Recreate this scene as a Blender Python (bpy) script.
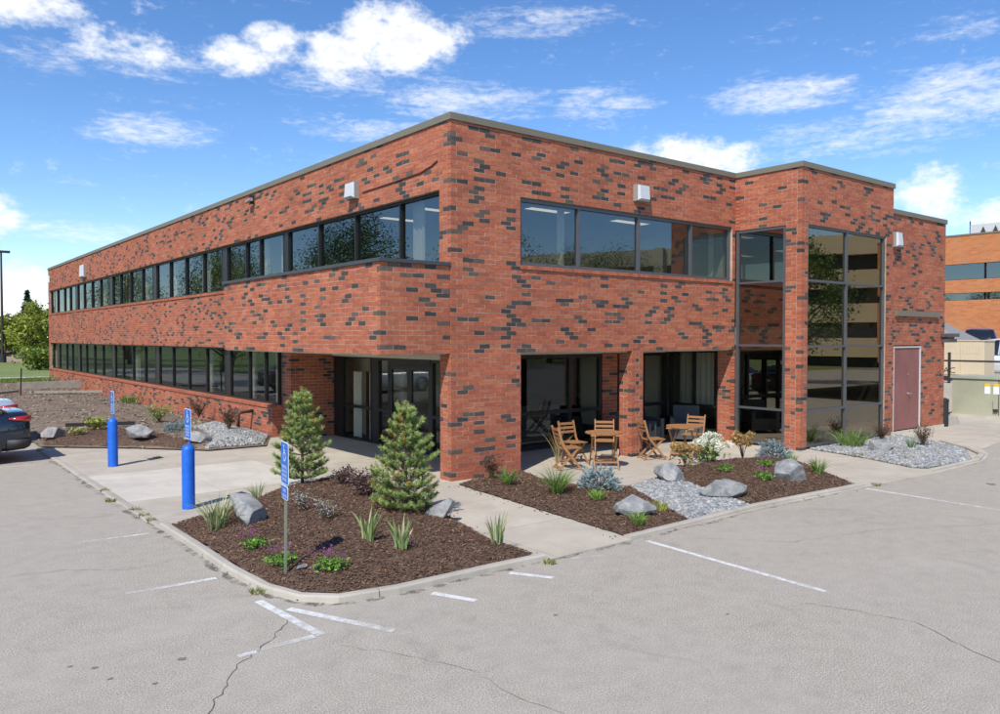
import bpy, bmesh, math, random
import numpy as np
from mathutils import Vector, Matrix
R = math.radians
scene = bpy.context.scene
for o in list(bpy.data.objects): bpy.data.objects.remove(o)

# ------------------------------------------------------------------ camera
CX, CY, CZ, YAW, PITCH, FPX = -8.2684, -11.8239, 2.6367, 51.515, -1.393, 793.36
cam_d = bpy.data.cameras.new('camera'); cam = bpy.data.objects.new('camera', cam_d)
scene.collection.objects.link(cam)
cam.location = (CX, CY, CZ); cam.rotation_euler = (R(90 + PITCH), 0, R(YAW - 90))
cam_d.sensor_width = 36; cam_d.sensor_fit = 'HORIZONTAL'; cam_d.lens = FPX / 1000 * 36
cam_d.clip_start = .1; cam_d.clip_end = 3000
scene.camera = cam

# ------------------------------------------------------------------ sun, sky, exposure
SUN_AZ, SUN_EL = 31.0, 49.0            # azimuth the light travels towards, elevation
scene.view_settings.view_transform = 'Standard'
scene.view_settings.look = 'None'
scene.view_settings.gamma = 1
scene.view_settings.use_curve_mapping = False
scene.view_settings.exposure = 0.34
sd = bpy.data.lights.new('sun', 'SUN'); sun = bpy.data.objects.new('sun', sd); scene.collection.objects.link(sun)
sd.energy = 4.1; sd.angle = R(.53); sd.color = (1, .945, .86)
sun.rotation_euler = Vector((math.cos(R(SUN_EL)) * math.cos(R(SUN_AZ)), math.cos(R(SUN_EL)) * math.sin(R(SUN_AZ)), -math.sin(R(SUN_EL)))).to_track_quat('-Z', 'Y').to_euler()
sun.location = (-30, -20, 40)

world = bpy.data.worlds.new('World'); scene.world = world; world.use_nodes = True
def build_sky():
    nt = world.node_tree; nt.nodes.clear(); N = nt.nodes.new; L = nt.links.new
    out = N('ShaderNodeOutputWorld'); bg = N('ShaderNodeBackground'); bg.inputs[1].default_value = .148
    sky = N('ShaderNodeTexSky'); sky.sky_type = 'NISHITA'; sky.sun_disc = False
    sky.sun_elevation = R(SUN_EL); sky.sun_rotation = math.atan2(-math.cos(R(SUN_AZ)), -math.sin(R(SUN_AZ)))
    sky.air_density = 1.0; sky.dust_density = .1; sky.ozone_density = 1.6; sky.altitude = 1200
    hs = N('ShaderNodeHueSaturation'); hs.inputs['Saturation'].default_value = 1.24; hs.inputs['Hue'].default_value = .506; hs.inputs['Value'].default_value = 1.0
    L(sky.outputs[0], hs.inputs['Color'])
    tc = N('ShaderNodeTexCoord'); sep = N('ShaderNodeSeparateXYZ'); L(tc.outputs['Generated'], sep.inputs[0])
    def M(op, a, b=None, c=None, clamp=False):
        n = N('ShaderNodeMath'); n.operation = op; n.use_clamp = clamp
        for i, v in enumerate((a, b, c)):
            if v is None: continue
            if isinstance(v, (int, float)): n.inputs[i].default_value = v
            else: L(v, n.inputs[i])
        return n.outputs[0]
    az = M('MULTIPLY', M('ARCTAN2', sep.outputs[1], sep.outputs[0]), 180 / math.pi)
    el = M('MULTIPLY', M('ARCSINE', sep.outputs[2]), 180 / math.pi)
    def noise(sx, sy, detail, rough, seed, dist=0.):
        cv = N('ShaderNodeCombineXYZ'); L(M('MULTIPLY', az, sx), cv.inputs[0]); L(M('MULTIPLY', el, sy), cv.inputs[1]); cv.inputs[2].default_value = seed
        n = N('ShaderNodeTexNoise'); n.inputs['Scale'].default_value = 1; n.inputs['Detail'].default_value = detail
        n.inputs['Roughness'].default_value = rough; n.inputs['Distortion'].default_value = dist; L(cv.outputs[0], n.inputs['Vector'])
        return n.outputs[0]
    def field(blobs):
        tot = None
        for a, e, rx, ry, w in blobs:
            dx = M('DIVIDE', M('SUBTRACT', az, a), rx); dy = M('DIVIDE', M('SUBTRACT', el, e), ry)
            d2 = M('MULTIPLY_ADD', dx, dx, M('MULTIPLY', dy, dy))
            f = M('MULTIPLY', M('SUBTRACT', 1, d2, clamp=True), w)
            tot = f if tot is None else M('MAXIMUM', tot, f)
        return tot
    def smooth(x, lo, hi):
        n = N('ShaderNodeMapRange'); n.interpolation_type = 'SMOOTHSTEP'; L(x, n.inputs[0])
        n.inputs[1].default_value = lo; n.inputs[2].default_value = hi; return n.outputs[0]
    # heaped clouds: (azimuth, elevation, half width, half height, weight), degrees
    cum = field([(59.0, 20.2, 6.2, 2.9, 1.15), (62.8, 19.0, 3.6, 2.2, 1.1), (69.6, 18.4, 3.0, 1.7, 1.0), (67.2, 19.4, 2.8, 1.7, 1.0), (82.5, 19.9, 5.0, 2.0, 1.1),
                 (77.5, 18.2, 6.5, 1.7, .62), (84.3, 7.5, 2.4, 1.9, 1.05), (83.0, 2.6, 5.0, 2.4, 1.1), (38.6, 12.0, 5.2, 2.4, 1.1), (35.4, 12.0, 3.2, 1.6, 1.0), (41.5, 12.8, 2.0, 1.0, .9),
                 (23.0, 9.0, 2.8, 2.3, 1.05), (19.0, 7.6, 3.8, 1.5, .95), (30, 8.8, 4, 1.4, .7), (96, 9, 7, 3, .9), (5, 10, 8, 3, .9), (110, 16, 8, 3.5, .9),
                 (-20, 14, 10, 4, .9), (-55, 20, 11, 5, .9), (140, 18, 12, 5, .9), (180, 12, 12, 4, .9), (-100, 16, 12, 5, .9), (-150, 22, 12, 6, .9)])
    n1 = noise(.34, .52, 9, .56, 3.1, .25); n1b = noise(1.5, 2.4, 6, .6, 8.4)
    cden = M('ADD', M('MULTIPLY', cum, .68), M('MULTIPLY_ADD', M('SUBTRACT', n1, .5), 1.25, M('MULTIPLY', M('SUBTRACT', n1b, .5), .7)))
    ca = M('MULTIPLY', smooth(cden, .14, .78), .98)
    # thin streaked clouds
    cir = field([(54.4, 16.4, 8, 1.7, .95), (44.0, 16.2, 4.5, 1.9, .85), (31.9, 16.0, 6.3, 1.5, 1), (22.3, 14.7, 6.2, 2.4, 1.05), (27.3, 13.1, 10, 1.8, .75), (75.2, 13.4, 5.5, 1.4, .95),
                 (78.8, 6.6, 8, .9, .8), (60.8, 14.4, 7, 1.2, .75), (49.4, 21.5, 8, 1.4, .7), (62, 17.6, 9, 2.0, .6), (22, 18.5, 4, 1.0, .5), (8, 16, 9, 2, .8), (95, 15, 8, 2, .7),
                 (-30, 25, 14, 4, .7), (130, 28, 16, 4, .7), (-90, 34, 18, 5, .6), (175, 30, 18, 5, .6), (78, 17.4, 8, 1.8, .6)])
    n2 = noise(.22, 1.15, 9, .64, 12.7, .6); n2b = noise(1.3, 3.4, 6, .65, 2.2, .4)
    rden = M('ADD', M('MULTIPLY', cir, .6), M('MULTIPLY_ADD', M('SUBTRACT', n2, .5), 1.3, M('MULTIPLY', M('SUBTRACT', n2b, .5), .85)))
    ra = M('MULTIPLY', smooth(rden, .10, 1.05), .85)
    alpha = M('SUBTRACT', 1, M('MULTIPLY', M('SUBTRACT', 1, ca), M('SUBTRACT', 1, ra)))
    # clouds: white tops, bluish grey where they are thick
    ramp = N('ShaderNodeMix'); ramp.data_type = 'RGBA'
    L(smooth(M('ADD', cden, M('MULTIPLY', n1b, .35)), .72, 1.25), ramp.inputs[0])
    ramp.inputs[6].default_value = (6.1, 6.15, 6.2, 1); ramp.inputs[7].default_value = (4.8, 4.95, 5.2, 1)
    mx = N('ShaderNodeMix'); mx.data_type = 'RGBA'
    L(alpha, mx.inputs[0]); L(hs.outputs[0], mx.inputs[6]); L(ramp.outputs[2], mx.inputs[7])
    L(mx.outputs[2], bg.inputs[0]); L(bg.outputs[0], out.inputs[0])
build_sky()

# ------------------------------------------------------------------ helpers
def link(o): scene.collection.objects.link(o); return o
def empty(name, loc=(0, 0, 0), rz=0):
    o = bpy.data.objects.new(name, None); o.location = loc; o.rotation_euler = (0, 0, rz); o.empty_display_size = .2
    return link(o)
def tag(o, label=None, cat=None, group=None, kind=None):
    if label: o['label'] = label
    if cat: o['category'] = cat
    if group: o['group'] = group
    if kind: o['kind'] = kind
    return o
class MB:
    """collects vertices, faces and a colour for each vertex"""
    def __init__(s): s.v = []; s.f = []; s.c = []; s.m = []
    def add(s, verts, faces, col=None, mi=0):
        n = len(s.v); s.v.extend(verts); s.f.extend([tuple(i + n for i in f) for f in faces])
        s.c.extend([col or (1, 1, 1)] * len(verts)); s.m.extend([mi] * len(faces))
    def box(s, a, b, col=None, mi=0):
        (x0, y0, z0), (x1, y1, z1) = a, b
        s.add([(x0, y0, z0), (x1, y0, z0), (x1, y1, z0), (x0, y1, z0), (x0, y0, z1), (x1, y0, z1), (x1, y1, z1), (x0, y1, z1)],
              [(0, 3, 2, 1), (4, 5, 6, 7), (0, 1, 5, 4), (1, 2, 6, 5), (2, 3, 7, 6), (3, 0, 4, 7)], col, mi)
    def obox(s, o, u, v, w, col=None, mi=0):
        """box from corner o along three edge vectors"""
        o, u, v, w = map(Vector, (o, u, v, w))
        if u.cross(v).dot(w) < 0: u, v = v, u
        P = [o, o + u, o + u + v, o + v]; P += [p + w for p in P]
        s.add([tuple(p) for p in P], [(0, 3, 2, 1), (4, 5, 6, 7), (0, 1, 5, 4), (1, 2, 6, 5), (2, 3, 7, 6), (3, 0, 4, 7)], col, mi)
    def bar(s, p, q, a, b, col=None, up=(0, 0, 1), mi=0):
        """square bar from p to q, a wide and b high"""
        p, q = Vector(p), Vector(q); d = (q - p); n = d.normalized(); up = Vector(up)
        if abs(n.dot(up)) > .98: up = Vector((1, 0, 0))
        x = n.cross(up).normalized(); y = x.cross(n)
        s.obox(p - x * a / 2 - y * b / 2, x * a, y * b, d, col, mi)
    def tube(s, pts, rad, n=8, col=None, cap=True, mi=0):
        pts = [Vector(p) for p in pts]; rs = rad if isinstance(rad, (list, tuple)) else [rad] * len(pts)
        V = []; F = []; ref = None
        for i, p in enumerate(pts):
            d = (pts[min(i + 1, len(pts) - 1)] - pts[max(i - 1, 0)]).normalized()
            if ref is None: ref = Vector((1, 0, 0)) if abs(d.x) < .8 else Vector((0, 1, 0))
            x = (ref - d * ref.dot(d)).normalized(); y = d.cross(x); ref = x
            for k in range(n):
                t = 2 * math.pi * k / n; V.append(tuple(p + (x * math.cos(t) + y * math.sin(t)) * rs[i]))
        for i in range(len(pts) - 1):
            for k in range(n):
                F.append((i * n + k, i * n + (k + 1) % n, (i + 1) * n + (k + 1) % n, (i + 1) * n + k))
        if cap: F.append(tuple(reversed(range(n)))); F.append(tuple((len(pts) - 1) * n + k for k in range(n)))
        s.add(V, F, col, mi)
    def lathe(s, prof, n=20, c=(0, 0, 0), col=None, mi=0):
        V = []; F = []
        for r, z in prof:
            for k in range(n):
                t = 2 * math.pi * k / n; V.append((c[0] + r * math.cos(t), c[1] + r * math.sin(t), c[2] + z))
        for i in range(len(prof) - 1):
            for k in range(n): F.append((i * n + k, i * n + (k + 1) % n, (i + 1) * n + (k + 1) % n, (i + 1) * n + k))
        F.append(tuple(reversed(range(n)))); F.append(tuple((len(prof) - 1) * n + k for k in range(n)))
        s.add(V, F, col, mi)
    def prism(s, poly, z0, z1, col=None, mi=0):
        a = sum(poly[i][0] * poly[(i + 1) % len(poly)][1] - poly[(i + 1) % len(poly)][0] * poly[i][1] for i in range(len(poly)))
        if a < 0: poly = poly[::-1]
        n = len(poly)
        s.add([(x, y, z0) for x, y in poly] + [(x, y, z1) for x, y in poly],
              [tuple(range(n))[::-1], tuple(range(n, 2 * n))] + [(i, (i + 1) % n, n + (i + 1) % n, n + i) for i in range(n)], col, mi)
    def mesh(s, name):
        me = bpy.data.meshes.new(name); me.from_pydata(s.v, [], s.f); return finish(me, s.c, s.m)
    def build(s, name, mat, parent=None, smooth=False, loc=None):
        me = s.mesh(name)
        return put(name, me, mat, parent, smooth, loc)
def finish(me, cols=None, mi=None):
    if cols is not None and len(cols):
        at = me.color_attributes.new('Col', 'FLOAT_COLOR', 'POINT')
        c = np.ones((len(cols), 4), np.float32); c[:, :3] = np.asarray(cols, np.float32); at.data.foreach_set('color', c.ravel())
    if mi is not None and len(mi) and max(mi) > 0: me.polygons.foreach_set('material_index', mi)
    me.update(); return me
def put(name, me, mat, parent=None, smooth=False, loc=None):
    o = bpy.data.objects.new(name, me)
    for m in (mat if isinstance(mat, (list, tuple)) else [mat]):
        if len(me.materials) < (len(mat) if isinstance(mat, (list, tuple)) else 1): me.materials.append(m)
    if smooth: me.polygons.foreach_set('use_smooth', [True] * len(me.polygons))
    if parent is not None: o.parent = parent
    if loc is not None: o.location = loc
    return link(o)
def np_mesh(name, V, F, C=None):
    """V (n,3) F (m,k) arrays, fast"""
    V = np.asarray(V, np.float32); F = np.asarray(F, np.int32); me = bpy.data.meshes.new(name)
    me.vertices.add(len(V)); me.vertices.foreach_set('co', V.ravel())
    k = F.shape[1]; me.loops.add(F.size); me.loops.foreach_set('vertex_index', F.ravel())
    me.polygons.add(len(F)); me.polygons.foreach_set('loop_start', np.arange(len(F), dtype=np.int32) * k)
    me.update(calc_edges=True)
    return finish(me, C)
def copy_tree(o, parent=None):
    c = o.copy(); link(c); c.parent = parent
    for ch in [x for x in o.children]: copy_tree(ch, c)
    return c

# ------------------------------------------------------------------ materials
def new_mat(name):
    m = bpy.data.materials.new(name); m.use_nodes = True; nt = m.node_tree
    b = nt.nodes.get('Principled BSDF'); return m, nt, b
def nz(nt, scale, detail=5, rough=.6, coord=None, dist=0):
    if coord is None:
        tc = nt.nodes.new('ShaderNodeTexCoord'); coord = tc.outputs['Object']
    n = nt.nodes.new('ShaderNodeTexNoise'); n.inputs['Scale'].default_value = scale; n.inputs['Detail'].default_value = detail
    n.inputs['Roughness'].default_value = rough; n.inputs['Distortion'].default_value = dist; nt.links.new(coord, n.inputs['Vector']); return n.outputs[0]
def mrange(nt, x, a, b, c, d):
    n = nt.nodes.new('ShaderNodeMapRange'); nt.links.new(x, n.inputs[0])
    for i, v in zip((1, 2, 3, 4), (a, b, c, d)): n.inputs[i].default_value = v
    return n.outputs[0]
def mixc(nt, f, a, b, mode='MIX'):
    n = nt.nodes.new('ShaderNodeMix'); n.data_type = 'RGBA'; n.blend_type = mode
    for i, v in ((0, f), (6, a), (7, b)):
        if isinstance(v, (int, float)): n.inputs[i].default_value = v
        elif isinstance(v, (tuple, list)): n.inputs[i].default_value = (*v[:3], 1)
        else: nt.links.new(v, n.inputs[i])
    return n.outputs[2]
def bump(nt, b, h, strength=.3, dist=.02):
    n = nt.nodes.new('ShaderNodeBump'); n.inputs['Strength'].default_value = strength; n.inputs['Distance'].default_value = dist
    nt.links.new(h, n.inputs['Height']); nt.links.new(n.outputs[0], b.inputs['Normal'])
def mat(name, col, rough=.6, metal=0, var=.12, scale=12, bmp=0, bscale=60, spec=None, attr=False, coat=0, big=0, world=False):
    m, nt, b = new_mat(name)
    b.inputs['Roughness'].default_value = rough; b.inputs['Metallic'].default_value = metal
    if spec is not None: b.inputs['Specular IOR Level'].default_value = spec
    if coat: b.inputs['Coat Weight'].default_value = coat; b.inputs['Coat Roughness'].default_value = .03
    coord = None
    if world: coord = nt.nodes.new('ShaderNodeNewGeometry').outputs['Position']
    c = None
    if attr:
        a = nt.nodes.new('ShaderNodeVertexColor'); a.layer_name = 'Col'; c = a.outputs[0]
        c = mixc(nt, 1., c, col, 'MULTIPLY')
    n = nz(nt, scale, 6, .65, coord); f = mrange(nt, n, .25, .75, 1 - var, 1 + var)
    cb = nt.nodes.new('ShaderNodeCombineXYZ')
    for i in range(3): nt.links.new(f, cb.inputs[i])
    out = mixc(nt, 1., c if c is not None else col, cb.outputs[0], 'MULTIPLY')
    if big:
        n2 = nz(nt, big, 4, .55, coord); f2 = mrange(nt, n2, .3, .7, .86, 1.12)
        cb2 = nt.nodes.new('ShaderNodeCombineXYZ')
        for i in range(3): nt.links.new(f2, cb2.inputs[i])
        out = mixc(nt, 1., out, cb2.outputs[0], 'MULTIPLY')
    nt.links.new(out, b.inputs['Base Color'])
    if bmp: bump(nt, b, nz(nt, bscale, 6, .6, coord), bmp)
    return m
def glass_mat(name, tint, refl=.16, rough=0.0, wob=0.0, gl=(.74, .83, .88)):
    """a thin flat pane: tinted see-through plus mirror reflection that grows at grazing angles"""
    m, nt, b = new_mat(name); nt.nodes.remove(b); N = nt.nodes.new; L = nt.links.new
    out = nt.nodes['Material Output']; t = N('ShaderNodeBsdfTransparent'); t.inputs[0].default_value = (*tint, 1)
    g = N('ShaderNodeBsdfGlossy'); g.inputs['Roughness'].default_value = rough; g.inputs[0].default_value = (*gl, 1)
    lw = N('ShaderNodeFresnel'); lw.inputs['IOR'].default_value = 1.5
    f = mrange(nt, lw.outputs[0], .04, 1, refl, .62)
    if wob:
        bp = N('ShaderNodeBump'); bp.inputs['Strength'].default_value = wob; bp.inputs['Distance'].default_value = .02
        L(nz(nt, .7, 2, .5), bp.inputs['Height']); L(bp.outputs[0], g.inputs['Normal'])
    mx = N('ShaderNodeMixShader'); L(f, mx.inputs[0]); L(t.outputs[0], mx.inputs[1]); L(g.outputs[0], mx.inputs[2]); L(mx.outputs[0], out.inputs[0])
    return m
def emit_mat(name, col, s):
    m, nt, b = new_mat(name); b.inputs['Base Color'].default_value = (*col, 1)
    b.inputs['Emission Color'].default_value = (*col, 1); b.inputs['Emission Strength'].default_value = s; return m
def leaf_mat(name, col=(1, 1, 1), trans=.28, rough=.55):
    m, nt, b = new_mat(name); N = nt.nodes.new; L = nt.links.new
    a = N('ShaderNodeVertexColor'); a.layer_name = 'Col'
    c = mixc(nt, 1., a.outputs[0], col, 'MULTIPLY')
    b.inputs['Roughness'].default_value = rough; b.inputs['Specular IOR Level'].default_value = .25; L(c, b.inputs['Base Color'])
    t = N('ShaderNodeBsdfTranslucent'); L(c, t.inputs[0]); mx = N('ShaderNodeMixShader'); mx.inputs[0].default_value = trans
    L(b.outputs[0], mx.inputs[1]); L(t.outputs[0], mx.inputs[2]); L(mx.outputs[0], nt.nodes['Material Output'].inputs[0]); return m

M_brick = mat('brick_clay', (1, 1, 1), .85, var=.26, scale=15, bmp=.25, bscale=90, attr=True, big=.55, world=True, spec=.25)
M_mortar = mat('mortar', (.43, .32, .25), .95, var=.35, scale=5, world=True, big=.6, spec=.1)
M_coping = mat('coping_metal', (.185, .165, .12), .55, .05, var=.06, scale=2)
M_cap = mat('cap_flashing', (.075, .078, .085), .45, .3, var=.08, scale=3)
M_bronze = mat('bronze_frame', (.024, .023, .023), .42, .3, var=.1, scale=4)
M_alu = mat('grey_frame', (.14, .145, .155), .42, .5, var=.08, scale=4)
M_glass = glass_mat('tinted_glass', (.56, .58, .56), .19, 0, .006)
M_glass_clear = glass_mat('lobby_glass', (.84, .85, .82), .06, 0, .006)
M_glass_bay = glass_mat('bay_glass', (.22, .21, .19), .28, 0, .012, (.86, .80, .66))
M_inwall = mat('interior_paint', (.62, .58, .46), .9, var=.04, scale=2)
M_inceil = mat('ceiling_tile', (.55, .55, .52), .95, var=.04, scale=3)
M_carpet = mat('interior_carpet', (.07, .065, .06), .95, var=.2, scale=20)
M_roof = mat('roof_membrane', (.12, .12, .12), .95, var=.15)
M_header = mat('beige_header', (.55, .52, .43), .8, var=.05)
M_curtain = mat('curtain_cloth', (.74, .71, .58), .9, var=.06, scale=6)
M_curtain_d = mat('dark_drape', (.10, .035, .025), .9, var=.1, scale=6)
M_blind = mat('blind_cloth', (.46, .45, .36), .85, var=.06, scale=4)
M_door = mat('maroon_paint', (.25, .10, .088), .55, var=.07, scale=3, big=1.2)
M_doorframe = mat('door_frame_paint', (.55, .55, .54), .5, var=.05)
M_steel = mat('brushed_steel', (.55, .55, .55), .3, .9, var=.05)
M_tube = emit_mat('ceiling_lamp_panel', (1, .90, .70), .8)

# ------------------------------------------------------------------ the brick office building
office = empty('office_building', (0, 0, 0))
tag(office, 'two storey red brick office building with dark scattered bricks and ribbon windows', 'building')
CC, BL, JT = .0838, .256, .010             # course height, brick pitch, joint
rb = random.Random(4)
REDS = [(.40, .124, .065), (.385, .118, .063), (.415, .136, .072), (.365, .112, .063), (.395, .128, .070), (.43, .148, .078), (.34, .105, .063), (.405, .121, .062)]
DARK = [(.070, .060, .055), (.085, .070, .062), (.058, .051, .049), (.125, .090, .070)]
bricks = []                                 # (corner, u, n, length, z0, z1, depth, colour index, pickable)
def col_of(i): return REDS[i] if i < 8 else DARK[i - 8]
def dark_map(nk, ni, dens, rr):
    S = set()
    for k in range(nk):
        for i in range(ni):
            if rr.random() < dens:
                a, b = k, i; S.add((a, b))
                for _ in range(rr.choice((0, 0, 0, 0, 1, 1, 2))):
                    st = rr.choice(((0, 1), (1, 0), (-1, 0), (2, 0), (1, 1), (0, -1), (2, -1))); a += st[0]; b += st[1]; S.add((a, b))
    for k in range(-3, nk + 4):
        for i in range(-3, ni + 4):
            if (k, i) in S and (k, i - 1) in S and ((k, i - 2) in S or (k + 1, i) in S or (k - 1, i) in S): S.discard((k, i))
    return S
def face(o, u, n, length, z0, z1, openings=(), c0=None, c1=None, b0=0., b1=0., pick=True, dens=.125, wall=None, thick=.12, base=0.0):
    """one brick face. o: ground point (x, y) where u starts; n: outward; openings (u0,u1,z0,z1); c0/c1: quoin parity at the ends"""
    o = Vector((*o, 0)); u = Vector((*u, 0)); n = Vector((*n, 0)); wall = wall if wall is not None else MB()
    k0, k1 = round((z0 - base) / CC), round((z1 - base) / CC)
    dm = dark_map(k1 + 2, int(length / BL) + 4, dens, random.Random(rb.randint(0, 10 ** 6)))
    for k in range(k0, k1):
        za, zb = base + k * CC, base + (k + 1) * CC; zm = (za + zb) / 2
        ua, ub = 0., length
        e0 = c0 is not None and (k + c0) % 2 == 0; e1 = c1 is not None and (k + c1) % 2 == 0
        if c0 is not None and not e0: ua = .128
        if c1 is not None and not e1: ub = length - .128
        iv = [(ua, ub)]
        for (p, q, r, s) in openings:
            if r < zm < s:
                nv = []
                for a, b in iv:
                    if p > a: nv.append((a, min(b, p)))
                    if q < b: nv.append((max(a, q), b))
                    
                iv = [(a, b) for a, b in nv if b - a > .02]
        for a, b in iv:
            off = (k % 2) * BL / 2 if not (c0 is not None) else (0 if e0 else .128)
            i = math.floor((a - off) / BL); x = off + i * BL; cuts = []
            while x < b:
                s, t = max(a, x), min(b, x + BL)
                if t - s > .002: cuts.append([s, t, i])
                x += BL; i += 1
            j = 0
            while j < len(cuts):
                if cuts[j][1] - cuts[j][0] < .06 and len(cuts) > 1:
                    if j > 0: cuts[j - 1][1] = cuts[j][1]; cuts.pop(j); continue
                    cuts[1][0] = cuts[0][0]; cuts.pop(0); continue
                j += 1
            for s, t, i in cuts:
                ci = 8 + rb.randrange(4) if (k, i) in dm else rb.randrange(8)
                le = 0 if s <= .001 else JT / 2; re = 0 if t >= length - .001 else JT / 2
                dep = .118 if ((e0 and s <= .001) or (e1 and t >= length - .001)) else .03
                bricks.append((o + u * (s + le), u, n, t - s - le - re, za + JT / 2, zb - JT / 2, dep, ci, pick))
    # mortar backing
    zs = sorted({z0, z1, *[max(z0, min(z1, z)) for q in openings for z in q[2:]]})
    for za, zb in zip(zs, zs[1:]):
        zm = (za + zb) / 2; iv = [(b0, length - b1)]
        for (p, q, r, s) in openings:
            if r < zm < s:
                nv = []
                for a, b in iv:
                    if q <= a or p >= b: nv.append((a, b)); continue
                    if p > a: nv.append((a, p - .004))
                    if q < b: nv.append((q + .004, b))
                iv = nv
        for a, b in iv:
            if b - a > .01: wall.obox(o + u * a - n * .0035 + Vector((0, 0, za)), u * (b - a), -n * (thick - .0035), (0, 0, zb - za))
    return wall
ZL, ZB, ZC, ZS, ZH, ZP, ZT = 10 * CC, 28 * CC, 47 * CC, 48 * CC, 64 * CC, 79 * CC, 6.70
LEN, XE = 41.16, 16.4
X_, Y_ = (1, 0), (0, 1); mX, mY = (-1, 0), (0, -1)
walls = []
# face towards the long car park: x = 0
w = face((0, 0), Y_, mX, LEN, 0, ZP, [(.38, 40.9, ZS, ZH), (.35, 7.6, 0, ZS), (7.6, 40.9, ZL, ZB), (7.6, 8.2, 0, ZL)], c0=1, b0=.125)
walls.append(w)
# front face: y = 0
w = face((0, 0), X_, mY, 8.59, 0, ZP, [(1.64, 8.47, ZS, ZH), (1.65, 8.7, 0, ZB)], c0=0, b0=.007, b1=.0)
walls.append(w)
# bay: side and front, jamb of the patio
w = face((8.59, 0), mY, mX, 1.8, 0, ZP, [(-.1, 1.385, -1, 63 * CC)], c1=1, b0=.13, b1=.125)
face((8.59, -1.8), X_, mY, 4.42, 0, ZP, [(.27, 4.04, -1, 63 * CC)], c0=0, b0=.007, wall=w)
face((8.59, .5), mY, mX, .5, 0, ZB, [], b1=.13, wall=w)
face((13.01, -1.8), Y_, X_, 1.9, ZP - 6 * CC, ZP, [], wall=w, b0=.125, pick=False)
walls.append(w)
# lower end wing with the service door
w = face((13.01, -1.72), X_, mY, 3.4, 0, 71 * CC, [(.27, 1.9, -1, 29 * CC)], c1=1, b1=.007)
face((XE + .01, -1.72), Y_, X_, 9, 0, 71 * CC, [], c0=0, b0=.125, wall=w, pick=False)
walls.append(w)
# projecting box over the entrance
w = face((-1.45, .03), Y_, mX, 7.57, ZB, ZC, [], c0=0, b0=.125, dens=.10)
face((-1.45, .03), X_, mY, 1.445, ZB, ZC, [], c0=1, b0=.007, wall=w)
walls.append(w)
# entrance alcove: pier and side wall in shade
w = face((.28, 7.65), Y_, mX, .55, 0, ZB, [], c0=1, b0=.125, pick=False)
face((.28, 7.65), X_, mY, 1.25, 0, ZB, [], c0=0, b0=.007, wall=w, pick=False)
face((0, 8.2), X_, mY, .28, 0, ZL, [], b0=.13, wall=w, pick=False)
walls.append(w)
# back of the corner pier and the reveal beside the alcove
w = face((1.65, 0), Y_, X_, .36, 0, ZB, [], b0=.13, pick=False)
face((1.65, .36), mX, Y_, 1.65, 0, ZB, [], b0=.13, b1=.13, wall=w, pick=False)
walls.append(w)
# free patio pier
w = face((4.83, 0), X_, mY, .37, 0, ZB, [], c0=0, c1=0, b0=.007, b1=.007)
face((4.83, .37), mY, mX, .37, 0, ZB, [], c0=0, c1=1, b0=.007, b1=.125, wall=w)
face((5.2, 0), Y_, X_, .37, 0, ZB, [], c0=1, c1=0, b0=.125, b1=.007, wall=w, pick=False)
face((5.2, .37), mX, Y_, .37, 0, ZB, [], c0=1, c1=1, b0=.125, b1=.125, wall=w, pick=False)
walls.append(w)
# brick pier in the patio glazing
w = face((6.1, 2.13), X_, mY, .55, 0, ZB, [], pick=False)
walls.append(w)
wall_objs = [w.build('wall', M_mortar, office) for w in walls]
# rowlock sills (bricks on edge)
def rowlock(o, u, n, length, z, out=.03, h=.075):
    o = Vector((*o, z)); u = Vector((*u, 0)); n = Vector((*n, 0)); i = 0; s = 0.
    while s < length - .03:
        bricks.append((o + u * (s + .004) + n * out - Vector((0, 0, z)), u, n, min(.083, length - s) - .008, z, z + h, .2, rb.randrange(8), False)); s += .0835
rowlock((1.64, 0), X_, mY, 6.83, ZS - .075 + .02)
rowlock((0, 7.62), Y_, mX, 33.5, ZS - .075)
rowlock((0, 8.2), Y_, mX, 32.9, ZL - .055)
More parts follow.
